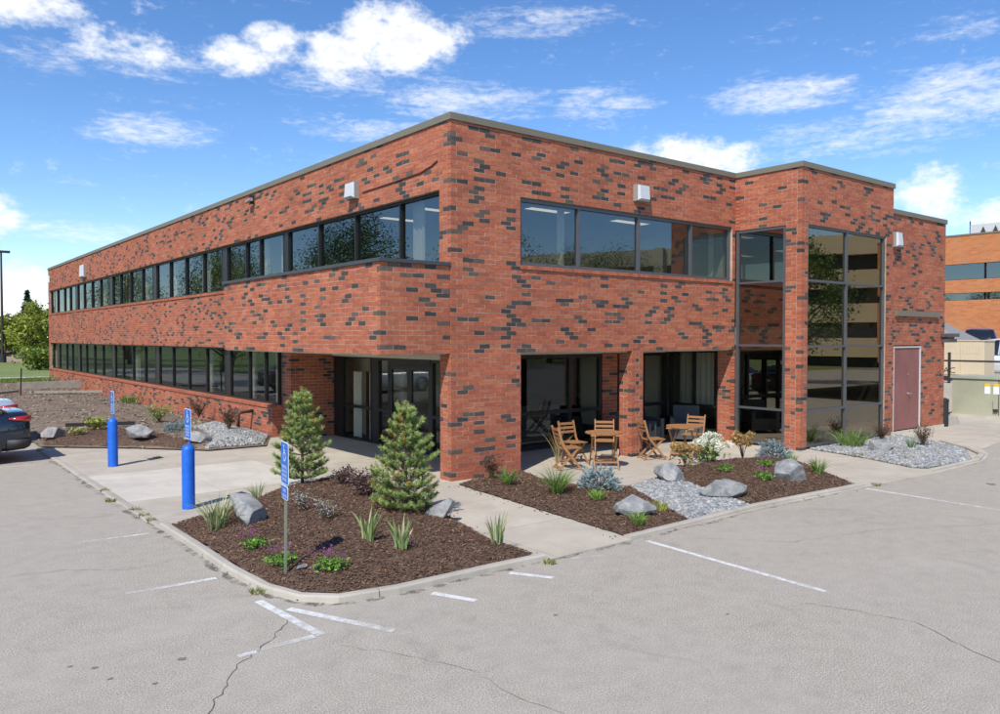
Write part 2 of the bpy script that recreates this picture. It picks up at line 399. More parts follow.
# choose the 300 bricks that show largest; the rest are one mesh
fwd = Vector((math.cos(R(YAW)), math.sin(R(YAW)), 0)); rgt = Vector((math.sin(R(YAW)), -math.cos(R(YAW)), 0)); CAMV = Vector((CX, CY, CZ))
def screen(p):
    v = p - CAMV; z = v.dot(fwd); return 500 + FPX * v.dot(rgt) / z, 337 - FPX * v.z / z
def brick_px(b):
    o, u, n, l, z0, z1, d, ci, pk = b
    if not pk: return 0
    p = o + Vector((0, 0, z0)); q = o + u * l + Vector((0, 0, z1))
    if (CAMV - p).dot(n) <= 0: return 0
    a, c = screen(p), screen(q)
    if not (0 < a[0] < 1000): return 0
    return abs((c[0] - a[0]) * (c[1] - a[1]))
order = sorted(range(len(bricks)), key=lambda i: -brick_px(bricks[i]))
top300 = set(order[:300])
rest = MB(); cache = {}
for i, b in enumerate(bricks):
    o, u, n, l, z0, z1, d, ci, pk = b
    jit = (rb.random() - .5) * .006
    if i in top300:
        key = (round(l, 3), round(z1 - z0, 4), ci, tuple(u), tuple(n), d)
        if key not in cache:
            q = MB(); q.obox((0, 0, 0), u * l, -n * d, (0, 0, z1 - z0), col_of(ci)); me = q.mesh('brick'); cache[key] = me
        wi = 1
        if abs(n.x) > .5 and abs(o.x) < .1: wi = 0
        elif o.x < -.01: wi = 4
        elif 4.8 < o.x < 5.3 and z1 <= ZB: wi = 7
        put('brick', cache[key], M_brick, wall_objs[wi], loc=o + n * jit + Vector((0, 0, z0)))
    else:
        c = col_of(ci); f = 1 + (rb.random() - .5) * .16
        P = [o + n * jit, o + u * l + n * jit]; A = Vector((0, 0, z0)); B = Vector((0, 0, z1)); bk = -n * (d + jit)
        V = [P[0] + A, P[1] + A, P[1] + B, P[0] + B, P[0] + A + bk, P[1] + A + bk, P[1] + B + bk, P[0] + B + bk]
        F = [(0, 1, 2, 3), (4, 0, 3, 7), (1, 5, 6, 2), (3, 2, 6, 7), (4, 5, 1, 0)]
        if u.cross(Vector((0, 0, 1))).dot(n) < 0: F = [t[::-1] for t in F]
        rest.add([tuple(v) for v in V], F, tuple(x * f for x in c))
tag(rest.build('brick_courses', M_brick, office), kind='stuff')

# coping along the roof edge, in lengths with open seams
def coping(pts, z0, z1, out=.035, inn=.3):
    for (ax, ay), (bx, by) in zip(pts, pts[1:]):
        d = Vector((bx - ax, by - ay, 0)); Ln = d.length; d.normalize(); n = Vector((d.y, -d.x, 0)); s = 0
        while s < Ln - .01:
            e = min(Ln, s + 3.05)
            if Ln - e < .5: e = Ln
            m = MB(); p = Vector((ax, ay, z0)) + d * (s + .003) + n * out
            m.obox(p, d * (e - s - .006), -n * (inn + out), (0, 0, z1 - z0)); m.build('coping', M_coping, office); s = e
o_ = .035
coping([(0, LEN), (0, -o_)], ZP - .045, ZT, o_)
coping([(.3, 0), (8.59 - o_, 0)], ZP - .0455, ZT - .0005, o_)
coping([(8.59, .3), (8.59, -1.8 - o_)], ZP - .045, ZT - .001, o_)
coping([(8.59 + .3, -1.8), (13.01 + o_, -1.8)], ZP - .0455, ZT - .0005, o_)
coping([(13.01, -1.765), (13.01, .5)], ZP - .045, ZT - .001, o_)
coping([(13.05, -1.72), (XE + .01 + o_, -1.72)], 71 * CC - .004, 71 * CC + .12, o_)
# box cap, soffits, roof, floors, inner walls
m = MB(); m.box((-1.49, -.01, ZC + .002), (-.006, 7.66, ZC + .062)); m.build('box_cap', M_cap, office)
m = MB(); m.box((-1.41, .16, ZB - .02), (1.5, 7.6, ZB + .05)); m.build('soffit', M_header, office)
m = MB(); m.box((1.66, .13, ZB - .03), (8.55, 2.2, ZB + .05)); m.build('soffit', M_header, office)
m = MB(); m.box((.15, .2, 6.2), (XE - .1, LEN - .1, 6.3)); m.box((8.75, -1.65, 6.201), (12.9, .19, 6.299)); m.build('roof', M_roof, office)
m = MB(); m.box((13.1, -1.6, 5.6), (XE - .1, .15, 5.7)); m.build('roof', M_roof, office)
m = MB(); m.box((.3, .15, 2.46), (XE - .15, LEN - .2, 2.9)); m.box((8.75, -1.6, 2.461), (12.9, .14, 2.899)); m.build('floor_slab', M_inceil, office)
m = MB(); m.box((.3, .15, 2.903), (XE - .2, LEN - .3, 2.93)); m.build('upper_floor', M_carpet, office)
m = MB(); m.box((.3, .15, 5.52), (XE - .2, LEN - .2, 5.58)); m.build('upper_ceiling', M_inceil, office)
m = MB(); m.box((1.5, 2.15, -.02), (XE - .2, LEN - .3, .02)); m.box((.3, 8.3, -.021), (1.49, LEN - .3, .019)); m.box((8.7, -1.62, -.02), (12.95, 2.14, .018)); m.build('ground_floor', M_carpet, office)
m = MB()
for a, b in (((6.6, 9, .02), (6.7, LEN - .3, 2.46)), ((6.6, 7.9, .02), (6.8, 8.9, 2.46)), ((1.6, 8.0, .02), (6.6, 8.12, 2.46)), ((2.2, 5.3, .02), (2.3, 7.99, 2.46)), ((9.0, 5.6, .02), (16.1, 5.7, 2.46)), ((8.75, 2.6, .02), (8.85, 5.6, 2.46)),
             ((5.6, 6.5, 2.93), (5.7, LEN - .3, 5.52)), ((.6, 13.4, 2.93), (5.6, 13.5, 5.52)), ((.5, 26.3, 2.93), (5.6, 26.4, 5.52)), ((8.50, .3, 2.93), (8.58, 5.4, 5.52)), ((3.3, 5.2, 2.93), (7.6, 5.3, 5.52)), ((.9, 26.3, .02), (6.6, 26.4, 2.46)),
             ((12.96, -1.6, .02), (13.0, 5.5, 6.1)), ((XE - .15, 7.4, 0), (XE, LEN, 6.2)), ((.3, LEN - .15, 0), (XE - .15, LEN - .02, 6.2))):
    m.box(a, b)
m.build('partition', M_inwall, office)
m = MB(); m.box((1.36, .37, 0), (1.64, 2.1, ZB - .03)); m.build('corner_core', M_bronze, office)
m = MB(); m.box((1.44, 2.1, 2.15), (1.56, 7.63, ZB - .022)); m.box((1.7, 2.12, 2.24), (6.08, 2.2, ZB - .032)); m.box((6.67, 2.12, 2.24), (8.5, 2.2, ZB - .032)); m.build('header', M_header, office)

# ------------------------------------------------------------------ windows
def window(o, u, n, us, zs, mw=.06, depth=.10, rec=.06, matf=None, glass=None, wide=(), skip=(), name='window', edge=None, glass_cols=None):
    """frame with mullions at us and rails at zs; one pane in each cell. wide: pairs of us filled solid"""
    o = Vector((*o, 0)); u = Vector((*u, 0)); n = Vector((*n, 0)); m = MB(); e = edge or mw
    ua, ub, za, zb = us[0], us[-1], zs[0], zs[-1]
    base = o - n * rec
    def bx(a, b, c, d, dep=depth, push=0.):
        m.obox(base + u * a + Vector((0, 0, c)) + n * push, u * (b - a), -n * dep, (0, 0, d - c))
    bx(ua, ub, za, za + e); bx(ua, ub, zb - e, zb); bx(ua, ua + e, za + e, zb - e); bx(ub - e, ub, za + e, zb - e)
    solid = set()
    i = 1
    cells_u = []; prev = ua + e
    for k in range(1, len(us)):
        last = k == len(us) - 1
        a = prev; b = (ub - e) if last else us[k] - mw / 2
        cells_u.append((a, b, (k - 1) in skip))
        if not last: bx(us[k] - mw / 2, us[k] + mw / 2, za + e, zb - e, depth, .004); prev = us[k] + mw / 2
    cz = []; prevz = za + e
    for k in range(1, len(zs)):
        last = k == len(zs) - 1
        cz.append((prevz, (zb - e) if last else zs[k] - mw / 2)); prevz = (zs[k] + mw / 2) if not last else 0
    for a, b, sk in cells_u:
        if sk: bx(a, b, za + e, zb - e, depth - .01, -.004); continue
        for k in range(1, len(zs) - 1): bx(a, b, zs[k] - mw / 2, zs[k] + mw / 2, depth - .01, -.002)
    fr = m.build(name, matf or M_bronze, office)
    for a, b, sk in cells_u:
        if sk: continue
        for c, d in cz:
            q = MB(); p = base + u * a - n * depth * .5 + Vector((0, 0, c))
            # each light sits a hair out of true, as glazing does
            t1, t2 = (rb.random() - .5) * .004, (rb.random() - .5) * .004
            P = [p, p + u * (b - a) + n * t1, p + u * (b - a) + Vector((0, 0, d - c)) + n * (t1 + t2), p + Vector((0, 0, d - c)) + n * t2]
            q.add([tuple(v) for v in P], [(0, 1, 2, 3) if u.cross(Vector((0, 0, 1))).dot(n) > 0 else (3, 2, 1, 0)]); q.build('pane', glass or M_glass, fr)
    return fr
YU = [.40, 1.93, 3.8, 5.6, 7.36, 7.64, 9.22, 10.24, 11.8, 12.2, 13.9, 15.72, 17.5, 19.22, 19.66, 21.15, 22.95, 24.6, 26.03, 26.5, 28.32, 30.1, 31.9, 33.45, 33.85, 35.4, 36.95, 38.96, 40.88]
SK = {4, 8, 13, 18, 23}
groups = [(0, 8), (8, 13), (13, 18), (18, 23), (23, 28)]
for a, b in groups:
    us = YU[a:b + 1]; sk = {i - a for i in SK if a <= i < b}
    window((0, 0), Y_, mX, us, [ZS + .0, ZH - .004], .05, .12, .10, wide=(), skip=sk)
YL = [8.2, 9.12, 10.27, 11.8] + YU[9:]
window((0, 0), Y_, mX, YL[:4], [ZL + .02, ZB - .004], .05, .1, .17, skip=set())
for a, b in groups[1:]:
    us = YU[a:b + 1]; sk = {i - a for i in SK if a <= i < b}
    window((0, 0), Y_, mX, us, [ZL + .02, ZB - .004], .05, .1, .17, skip=sk)
window((0, 0), X_, mY, [1.645, 3.27, 5.11, 6.94, 8.465], [ZS + .021, ZH - .004], .07, .1, .06, M_alu)
window((8.59, 0), mY, mX, [.012, 1.38], [.06, .92, 2.45, 3.98, 63 * CC - .004], .05, .1, .02, M_alu, M_glass_bay, edge=.07)
window((8.59, -1.8), X_, mY, [.275, 2.10, 4.035], [.06, .91, 2.43, 3.98, 63 * CC - .004], .055, .1, .03, M_alu, M_glass_bay)
# patio glazing: back and end
window((0, 2.13), X_, mY, [1.7, 3.35, 5.0, 6.08], [.02, .26, .87, 2.24], .09, .1, 0, M_bronze, M_glass_clear)
window((0, 2.13), X_, mY, [6.67, 7.65, 8.58], [.02, .26, .87, 2.24], .08, .1, 0, M_bronze, M_glass_clear)
window((8.64, 2.1), mY, mX, [.0, .8, 1.58], [.02, .26, .87, ZB - .03], .06, .08, 0, M_bronze, M_glass_clear)
# entrance glazing
window((1.5, 0), Y_, mX, [5.33, 5.63, 7.2, 7.64], [.0, .87, 2.15], .07, .1, 0, M_bronze, M_glass_clear, skip={0, 2}, edge=.04)
window((1.5, 0), Y_, mX, [4.74, 5.33], [.0, .87, 2.15], .07, .1, .001, M_bronze, M_glass_clear)
window((1.5, 0), Y_, mX, [2.12, 2.95], [.0, .87, 2.15], .07, .1, .001, M_bronze, M_glass_clear)
m = MB(); m.box((1.49, 2.951, 2.0), (1.61, 4.739, 2.15)); m.build('door_header', M_bronze, office)
for a, b, hs in ((2.96, 3.842, 3.77), (3.848, 4.73, 3.92)):
    m = MB(); x0, x1 = 1.51, 1.56
    m.box((x0, a, .01), (x1, b, .22)); m.box((x0, a, 1.88), (x1, b, 1.995)); m.box((x0, a, .22), (x1, a + .09, 1.88)); m.box((x0, b - .09, .22), (x1, b, 1.88))
    d = m.build('door', M_bronze, office)
    q = MB(); q.add([(1.535, a + .09, .22), (1.535, b - .09, .22), (1.535, b - .09, 1.88), (1.535, a + .09, 1.88)], [(0, 3, 2, 1)]); q.build('pane', M_glass_clear, d)
    q = MB(); q.tube([(1.51, hs, .82), (1.44, hs, .82), (1.44, hs, 1.18), (1.51, hs, 1.18)], .016, 8); q.build('handle', M_steel, d)
# service door: two maroon leaves in a pale frame
m = MB(); yb = -1.70
m.box((13.285, yb - .02, .10), (13.325, yb + .1, 2.40)); m.box((14.86, yb - .02, .10), (14.905, yb + .1, 2.40)); m.box((13.325, yb - .019, 2.36), (14.86, yb + .1, 2.40)); m.build('door_frame', M_doorframe, office)
for a, b in ((13.33, 14.09), (14.10, 14.855)):
    m = MB(); m.box((a, yb + .005, .12), (b, yb + .05, 2.355)); d = m.build('door', M_door, office)
    if a > 14:
        q = MB(); q.lathe([(.035, 0), (.035, .02), (.02, .03)], 12); q.tube([(0, 0, .02), (0, 0, .06), (.11, 0, .06)], .011, 6); h = q.build('handle', M_steel, d)
        h.location = (14.16, yb + .004, 1.10); h.rotation_euler = (R(90), 0, 0)
        q = MB(); q.lathe([(.028, 0), (.028, .015)], 12); h = q.build('lock_cylinder', M_steel, d); h.location = (14.16, yb + .004, 1.62); h.rotation_euler = (R(90), 0, 0)
m = MB(); m.box((13.0, -1.75, 0), (XE, -1.725, .1)); m.build('door_threshold', M_header, office)
# metal drip edge over the service door, duct hood at the far corner
m = MB(); m.box((13.3, -1.80, 3.22), (15.9, -1.7, 3.37)); m.build('drip_edge', M_coping, office)
m = MB(); m.box((16.15, -2.0, 2.66), (16.75, -1.735, 2.76)); m.box((16.2, -1.95, 2.5), (16.7, -1.737, 2.6)); m.box((16.23, -1.9, 2.6), (16.66, -1.739, 2.66)); m.build('vent_hood', M_alu, office)
# cable along the parapet brick
m = MB(); m.tube([(-.015, 3.25, 5.72), (-.015, 2.2, 5.74), (-.015, 1.0, 5.77), (-.015, .6, 5.84), (-.015, .42, 5.9)], .014, 6); m.build('cable', mat('red_cable', (.12, .04, .03), .7), office)

# ------------------------------------------------------------------ inside the rooms
def ceiling_lamp(x, y, z, rz, label):
    m = MB(); m.box((-.6, -.14, -.05), (.6, .14, 0)); e = empty('ceiling_lamp', (x, y, z), rz); tag(e, label, 'ceiling lamp', 'lamps on the office ceilings')
    m.build('housing', M_doorframe, e); q = MB(); q.box((-.57, -.12, -.056), (.57, .12, -.0505)); q.build('diffuser', M_tube, e)
LAMPS = [(1.5, 1.3, 0, 'long ceiling lamp seen through the upper window beside the corner pier'), (1.7, 2.9, 0, 'second ceiling lamp inwards from the corner pier, upper floor'), (3.6, 1.4, 0, 'ceiling lamp behind the first pane of the upper front window'),
         (1.8, 4.6, 0, 'third ceiling lamp inwards from the corner pier, upper floor'), (6.4, 1.5, 0, 'ceiling lamp behind the last pane of the upper front window')]
for x, y, rz, lb in LAMPS: ceiling_lamp(x, y, 5.515, rz, lb)
def curtain(o, u, length, z0, z1, material, label, cat='curtain', group=None, wave=.035, nw=None):
    o = Vector((*o, 0)); u = Vector((*u, 0)); n = Vector((-u.y, u.x, 0)); k = max(8, int(length / .03)); V = []; F = []
    nw = nw or length / .16
    for i in range(k + 1):
        s = length * i / k; d = math.sin(2 * math.pi * nw * i / k) * wave + math.sin(i * .7) * wave * .2
        for z in (z0, z1): V.append(tuple(o + u * s + n * d + Vector((0, 0, z))))
    for i in range(k): F.append((2 * i, 2 * i + 2, 2 * i + 3, 2 * i + 1))
    q = MB(); q.add(V, F); c = q.build('curtain', material); sm = c.modifiers.new('thick', 'SOLIDIFY'); sm.thickness = .006
    tag(c, label, cat, group); return c
curtain((1.72, 6.5), Y_, .45, .05, 1.75, M_curtain, 'pale pleated curtain in the entrance sidelight, nearer the brick side wall')
curtain((1.72, 5.66), Y_, .36, .05, 1.75, M_curtain, 'pale pleated curtain in the entrance sidelight, nearer the doors')
curtain((1.95, 5.9), Y_, .8, .05, 1.75, M_curtain_d, 'dark red drape between the two pale entrance curtains')
curtain((8.78, .75), Y_, 1.1, .9, 2.28, M_blind, 'olive vertical blind behind the end window of the patio', 'blind')
for i, (y, l) in enumerate(((1.5, .4), (7.75, .7), (9.3, .5), (14.0, .9), (12.3, .6), (17.6, .8), (21.3, .9), (28.4, 1.0), (33.9, .9), (37.0, 1.0))):
    curtain((.42, y), Y_, l, 4.1, 5.34, M_curtain, ['pale curtain behind the upper pane beside the corner pier', 'pale curtain by the first wide column of the long upper windows', 'narrow pale curtain in the upper window over the end of the projecting box', 'broad pale curtain in the upper window just past the projecting box',
            'slim pale curtain by the second wide column of the long upper windows', 'pale curtain midway along the long upper windows', 'pale curtain two panes past the middle column of the upper windows', 'pale curtain in the second to last bay of upper windows', 'pale curtain starting the last bay of upper windows', 'pale curtain near the far end of the upper windows'][i], group='curtains in the upper windows')
for i, (y, l) in enumerate(((8.4, .6), (10.4, .6), (14.0, .6), (22.9, .8))):
    curtain((.45, y), Y_, l, .2, 2.25, M_curtain, ['cream curtain in the lower window next to the entrance', 'cream curtain in the second lower window from the entrance', 'cream curtain in the lower window behind the young spruce', 'cream curtain halfway along the lower windows'][i], group='curtains in the lower windows')
curtain((3.02, .45), X_, .22, 4.12, 5.34, M_curtain, 'pale curtain edge in the first pane of the upper front window', group='curtains in the upper windows')
curtain((8.2, .5), X_, .22, 4.12, 5.34, M_curtain, 'pale curtain edge in the last pane of the upper front window', group='curtains in the upper windows')
# ------------------------------------------------------------------ ground, paving, beds
from mathutils.geometry import delaunay_2d_cdt
def asphalt_mat():
    m, nt, b = new_mat('weathered_asphalt'); pos = nt.nodes.new('ShaderNodeNewGeometry').outputs['Position']
    fine = nz(nt, 80, 2, .7, pos); mid = nz(nt, 5, 6, .6, pos); big = nz(nt, .33, 5, .6, pos, .8); st = nz(nt, 1.1, 7, .7, pos, 1.2)
    c = mixc(nt, mrange(nt, fine, .40, .60, 0, 1), (.21, .19, .16), (.55, .51, .445))
    c = mixc(nt, mrange(nt, big, .36, .66, 0, .55), c, (.40, .365, .322))
    c = mixc(nt, mrange(nt, mid, .42, .72, 0, .36), c, (.27, .248, .215))
    c = mixc(nt, mrange(nt, st, .57, .78, 0, .5), c, (.185, .17, .15))
    c = mixc(nt, mrange(nt, nz(nt, .55, 6, .7, pos, 1.0), .54, .76, 0, .4), c, (.46, .428, .38))
    c = mixc(nt, 1., c, (.96, .945, .915), 'MULTIPLY')
    nt.links.new(c, b.inputs['Base Color']); b.inputs['Roughness'].default_value = .93; b.inputs['Specular IOR Level'].default_value = .2
    bump(nt, b, fine, .2, .008); return m
def concrete_mat(name, tint=(1, 1, 1)):
    m, nt, b = new_mat(name); pos = nt.nodes.new('ShaderNodeNewGeometry').outputs['Position']
    a = nt.nodes.new('ShaderNodeVertexColor'); a.layer_name = 'Col'
    c = mixc(nt, mrange(nt, nz(nt, 1.3, 7, .65, pos, .6), .35, .72, 0, 1), (.54, .50, .435), (.40, .365, .31))
    c = mixc(nt, mrange(nt, nz(nt, 60, 3, .7, pos), .35, .65, 0, .35), c, (.38, .36, .32))
    c = mixc(nt, mrange(nt, nz(nt, .6, 5, .7, pos, 1.5), .62, .75, 0, .5), c, (.30, .275, .235))
    c = mixc(nt, 1., c, a.outputs[0], 'MULTIPLY'); c = mixc(nt, 1., c, tint, 'MULTIPLY')
    nt.links.new(c, b.inputs['Base Color']); b.inputs['Roughness'].default_value = .9; bump(nt, b, nz(nt, 70, 4, .7, pos), .25, .008); return m
M_asphalt = asphalt_mat(); M_conc = concrete_mat('pavement_concrete'); M_kerb = concrete_mat('kerb_concrete', (.80, .79, .77))
M_grass = mat('lawn_grass', (.155, .195, .05), .95, var=.35, scale=3, bmp=.4, bscale=14, big=.15, world=True)
M_field = mat('far_field', (.13, .16, .05), .95, var=.3, scale=.3, big=.02, world=True)
M_dirt = mat('bare_dirt', (.165, .125, .09), .97, var=.4, scale=2.2, bmp=.7, bscale=9, big=.4, world=True)
M_mulch = mat('mulch_ground', (.105, .063, .041), .97, var=.45, scale=16, bmp=.8, bscale=26, big=.8, world=True)
M_chip = mat('mulch_chips', (1, 1, 1), .95, var=.15, scale=30, attr=True, spec=.15)
M_gravelbase = mat('gravel_base', (.20, .20, .195), .95, var=.3, scale=30, world=True)
M_pebble = mat('crushed_stone', (1, 1, 1), .8, var=.12, scale=20, attr=True)
def sheet(name, poly, z, material, kind='structure', parent=None):
    m = MB(); a = sum(poly[i][0] * poly[(i + 1) % len(poly)][1] - poly[(i + 1) % len(poly)][0] * poly[i][1] for i in range(len(poly)))
    if a < 0: poly = poly[::-1]
    m.add([(x, y, z) for x, y in poly], [tuple(range(len(poly)))]); o = m.build(name, material, parent)
    if parent is None: tag(o, kind=kind)
    return o
sheet('ground', [(-1500, -1500), (1500, -1500), (1500, 1500), (-1500, 1500)], -.03, M_field)
lot = sheet('parking_lot', [(-34, -44), (44, -44), (44, 9), (16.5, 9), (-5.0, 9), (-5.0, 60), (-13, 60), (-13, 18), (-34, 18)], 0, M_asphalt)
sheet('lawn', [(-5.0, 39), (22, 39), (60, 47), (60, 160), (-5.0, 160)], .012, M_grass)
sheet('lawn', [(-36, -70), (-34.2, -70), (-34.2, 18.2), (-13.2, 18.2), (-13.2, 160), (-75, 160), (-75, -70)], .012, M_grass)
sheet('lawn', [(12, -52), (60, -52), (60, -44.2), (12, -44.2)], .012, M_grass)
sheet('lawn', [(44.2, -40), (52, -40), (52, -6), (44.2, -6)], .012, M_grass)
sheet('footpath', [(-5.0, 46.9), (30, 46.9), (30, 49.3), (-5.0, 49.3)], .018, M_conc)

def sh_clip(poly, x0, x1, y0, y1):
    def cl(P, inside, inter):
        out = []
        for i in range(len(P)):
            a, b = P[i - 1], P[i]; ia, ib = inside(a), inside(b)
            if ib:
                if not ia: out.append(inter(a, b))
                out.append(b)
            elif ia: out.append(inter(a, b))
        return out
    ix = lambda v: (lambda a, b: (v, a[1] + (b[1] - a[1]) * (v - a[0]) / (b[0] - a[0])))
    iy = lambda v: (lambda a, b: (a[0] + (b[0] - a[0]) * (v - a[1]) / (b[1] - a[1]), v))
    P = poly
    for ins, it in ((lambda p: p[0] >= x0, ix(x0)), (lambda p: p[0] <= x1, ix(x1)), (lambda p: p[1] >= y0, iy(y0)), (lambda p: p[1] <= y1, iy(y1))):
        P = cl(P, ins, it)
        if len(P) < 3: return []
    return P
def area(P): return abs(sum(P[i - 1][0] * P[i][1] - P[i][0] * P[i - 1][1] for i in range(len(P)))) / 2
walk_poly = [(-5.2, 9.85), (-3.34, 8.1), (-2.15, 6.63), (-.79, 6.62), (-.1, 8.25), (1.55, 8.25), (1.55, 2.17), (8.7, 2.17), (8.7, -1.7), (17.6, -1.7), (24.5, 1.2), (24.5, -2.6), (14.5, -4.0), (12.2, -4.3),
             (11.4, -4.75), (10.3, -5.04), (8.0, -5.1), (5.3, -4.95), (2.4, -4.83), (-2.05, -4.88), (-2.2, -4.2), (-3.2, -1.6), (-4.6, -.9), (-5.12, -.75), (-5.2, .3)]
root = empty('sidewalk'); tag(root, kind='structure')
rw = random.Random(8)
xs = [-5.3, -3.55, -1.85, -.1, 1.65, 3.4, 5.2, 6.9, 8.6, 10.6, 12.9, 15.2, 17.8, 20.4, 25]; ys = [-5.2, -3.4, -1.7, .02, 1.75, 3.25, 4.75, 6.4, 8.2, 10]
for i in range(len(xs) - 1):
    for j in range(len(ys) - 1):
        P = sh_clip(walk_poly, xs[i] + .006, xs[i + 1] - .006, ys[j] + .006, ys[j + 1] - .006)
        Q = []
        for p in P:
            if not Q or (abs(p[0] - Q[-1][0]) + abs(p[1] - Q[-1][1])) > 1e-4: Q.append(p)
        if len(Q) < 3 or area(Q) < .02: continue
        f = 1 + (rw.random() - .5) * .12; c = (f * .93, f * .895, f * .84)
        if 1.7 < ys[j] < 4.7 and xs[i] < -1.9: c = (1.10, 1.10, 1.09)
        m = MB(); m.prism(Q, -.02, .012 + rw.random() * .003, c); m.build('slab', M_conc, root)

def resample(P, step, closed=True, jit=0, rr=random):
    out = []; n = len(P)
    for i in range(n if closed else n - 1):
        a, b = Vector((*P[i], 0)), Vector((*P[(i + 1) % n], 0)); k = max(1, int((b - a).length / step))
        for j in range(k):
            p = a.lerp(b, j / k); out.append((p.x + (rr.random() - .5) * jit, p.y + (rr.random() - .5) * jit))
    if not closed: out.append(tuple(P[-1]))
    return out
def inside(P, x, y):
    c = np.zeros(np.shape(x), bool); n = len(P)
    for i in range(n):
        x1, y1 = P[i - 1]; x2, y2 = P[i]
        if y1 == y2: continue
        t = ((y1 > y) != (y2 > y)) & (x < (x2 - x1) * (y - y1) / (y2 - y1) + x1); c ^= t
    return c
def edge_dist(P, x, y):
    d = np.full(np.shape(x), 1e9); n = len(P)
    for i in range(n):
        ax, ay = P[i - 1]; bx, by = P[i]; l2 = (bx - ax) ** 2 + (by - ay) ** 2 + 1e-12
        t = np.clip(((x - ax) * (bx - ax) + (y - ay) * (by - ay)) / l2, 0, 1)
        d = np.minimum(d, np.hypot(x - ax - t * (bx - ax), y - ay - t * (by - ay)))
    return d
def wob(x, y, s=1.): return (np.sin(x * 2.3 * s + 1.1) * np.cos(y * 2.9 * s + .3) + .6 * np.sin(x * 5.1 * s + y * 4.3 * s) + .35 * np.sin(x * 11 * s - y * 9 * s)) / 1.95
class Bed:
    def __init__(s, P, z0, H, fall=.45, rough=.02): s.P = P; s.z0 = z0; s.H = H; s.fall = fall; s.rough = rough
    def h(s, x, y):
        x = np.asarray(x, float); y = np.asarray(y, float); d = edge_dist(s.P, x, y)
        return s.z0 + s.H * (1 - np.exp(-d / s.fall)) + s.rough * wob(x, y) * np.clip(d / .2, 0, 1)
    def z(s, x, y): return float(s.h(np.array([x]), np.array([y]))[0])
    def build(s, name, material, step=.12, kind='structure', jit=.03):
        rr = random.Random(3); B = resample(s.P, step, True, jit, rr); n = len(B)
        xs_ = [p[0] for p in B]; ys_ = [p[1] for p in B]; pts = list(B)
        gx = np.arange(min(xs_), max(xs_), step); gy = np.arange(min(ys_), max(ys_), step); X, Y = np.meshgrid(gx, gy); X = X.ravel() + np.random.RandomState(1).uniform(-.3, .3, X.size) * step; Y = Y.ravel() + np.random.RandomState(2).uniform(-.3, .3, Y.size) * step
        ok = inside(B, X, Y); ok &= edge_dist(B, X, Y) > step * .4; pts += list(zip(X[ok], Y[ok]))
        r = delaunay_2d_cdt([Vector(p) for p in pts], [], [list(range(n))], 1, 1e-5)
        v2 = np.array([[p.x, p.y] for p in r[0]]); zz = s.h(v2[:, 0], v2[:, 1])
        me = bpy.data.meshes.new(name); me.from_pydata([(a, b, c) for (a, b), c in zip(v2, zz)], [], [tuple(f) for f in r[2]]); me.update()
        o = put(name, me, material, smooth=True); tag(o, kind=kind); s.obj = o; return s
    def scatter(s, n, rs, margin=.0):
        xs_ = [p[0] for p in s.P]; ys_ = [p[1] for p in s.P]; x = rs.uniform(min(xs_), max(xs_), n); y = rs.uniform(min(ys_), max(ys_), n)
        ok = inside(s.P, x, y)
        if margin: ok &= edge_dist(s.P, x, y) > margin
        return x[ok], y[ok]
def chips(bed, dens, name='mulch_chips', size=(.014, .045), cols=None, seed=1, mat_=None, over=.0):
    rs = np.random.RandomState(seed); P = bed.P; bb = (max(p[0] for p in P) - min(p[0] for p in P)) * (max(p[1] for p in P) - min(p[1] for p in P))
    x, y = bed.scatter(int(dens * bb), rs); z = bed.h(x, y); n = len(x)
    l = rs.uniform(*size, n); w = l * rs.uniform(.18, .45, n); th = rs.uniform(0, 2 * np.pi, n); tl = rs.uniform(-.5, .5, n); ro = rs.uniform(-.6, .6, n)
    u = np.stack([np.cos(th) * np.cos(tl), np.sin(th) * np.cos(tl), np.sin(tl)], 1); v = np.stack([-np.sin(th) * np.cos(ro), np.cos(th) * np.cos(ro), np.sin(ro)], 1)
    c = np.stack([x, y, z + .008 + rs.uniform(0, .012, n)], 1); up = np.cross(u, v)
    l_, w_ = l[:, None], w[:, None]
    A = c - u * l_ / 2 - v * w_ / 2; B = c + u * l_ / 2 - v * w_ / 2; C = c + u * l_ / 2 + v * w_ / 2; D = c - u * l_ / 2 + v * w_ / 2; E = c + up * w_ * .35
    V = np.stack([A, B, C, D, E], 1).reshape(-1, 3); b = np.arange(n)[:, None] * 5
    F = np.concatenate([b + np.array([[0, 1, 4]]), b + np.array([[1, 2, 4]]), b + np.array([[2, 3, 4]]), b + np.array([[3, 0, 4]])])
    pal = np.array(cols or [(.125, .073, .046), (.095, .054, .036), (.17, .105, .068), (.07, .043, .03), (.23, .155, .105), (.12, .064, .038)])
    K = pal[rs.randint(0, len(pal), n)] * rs.uniform(.75, 1.25, (n, 1))
    o = put(name, np_mesh(name, V, F, np.repeat(K, 5, 0)), mat_ or M_chip); tag(o, kind='stuff'); return o
ico_v, ico_f = None, None
def ico(sub):
    bm = bmesh.new(); bmesh.ops.create_icosphere(bm, subdivisions=sub, radius=1); v = np.array([tuple(p.co) for p in bm.verts]); f = np.array([[q.index for q in p.verts] for p in bm.faces]); bm.free(); return v, f
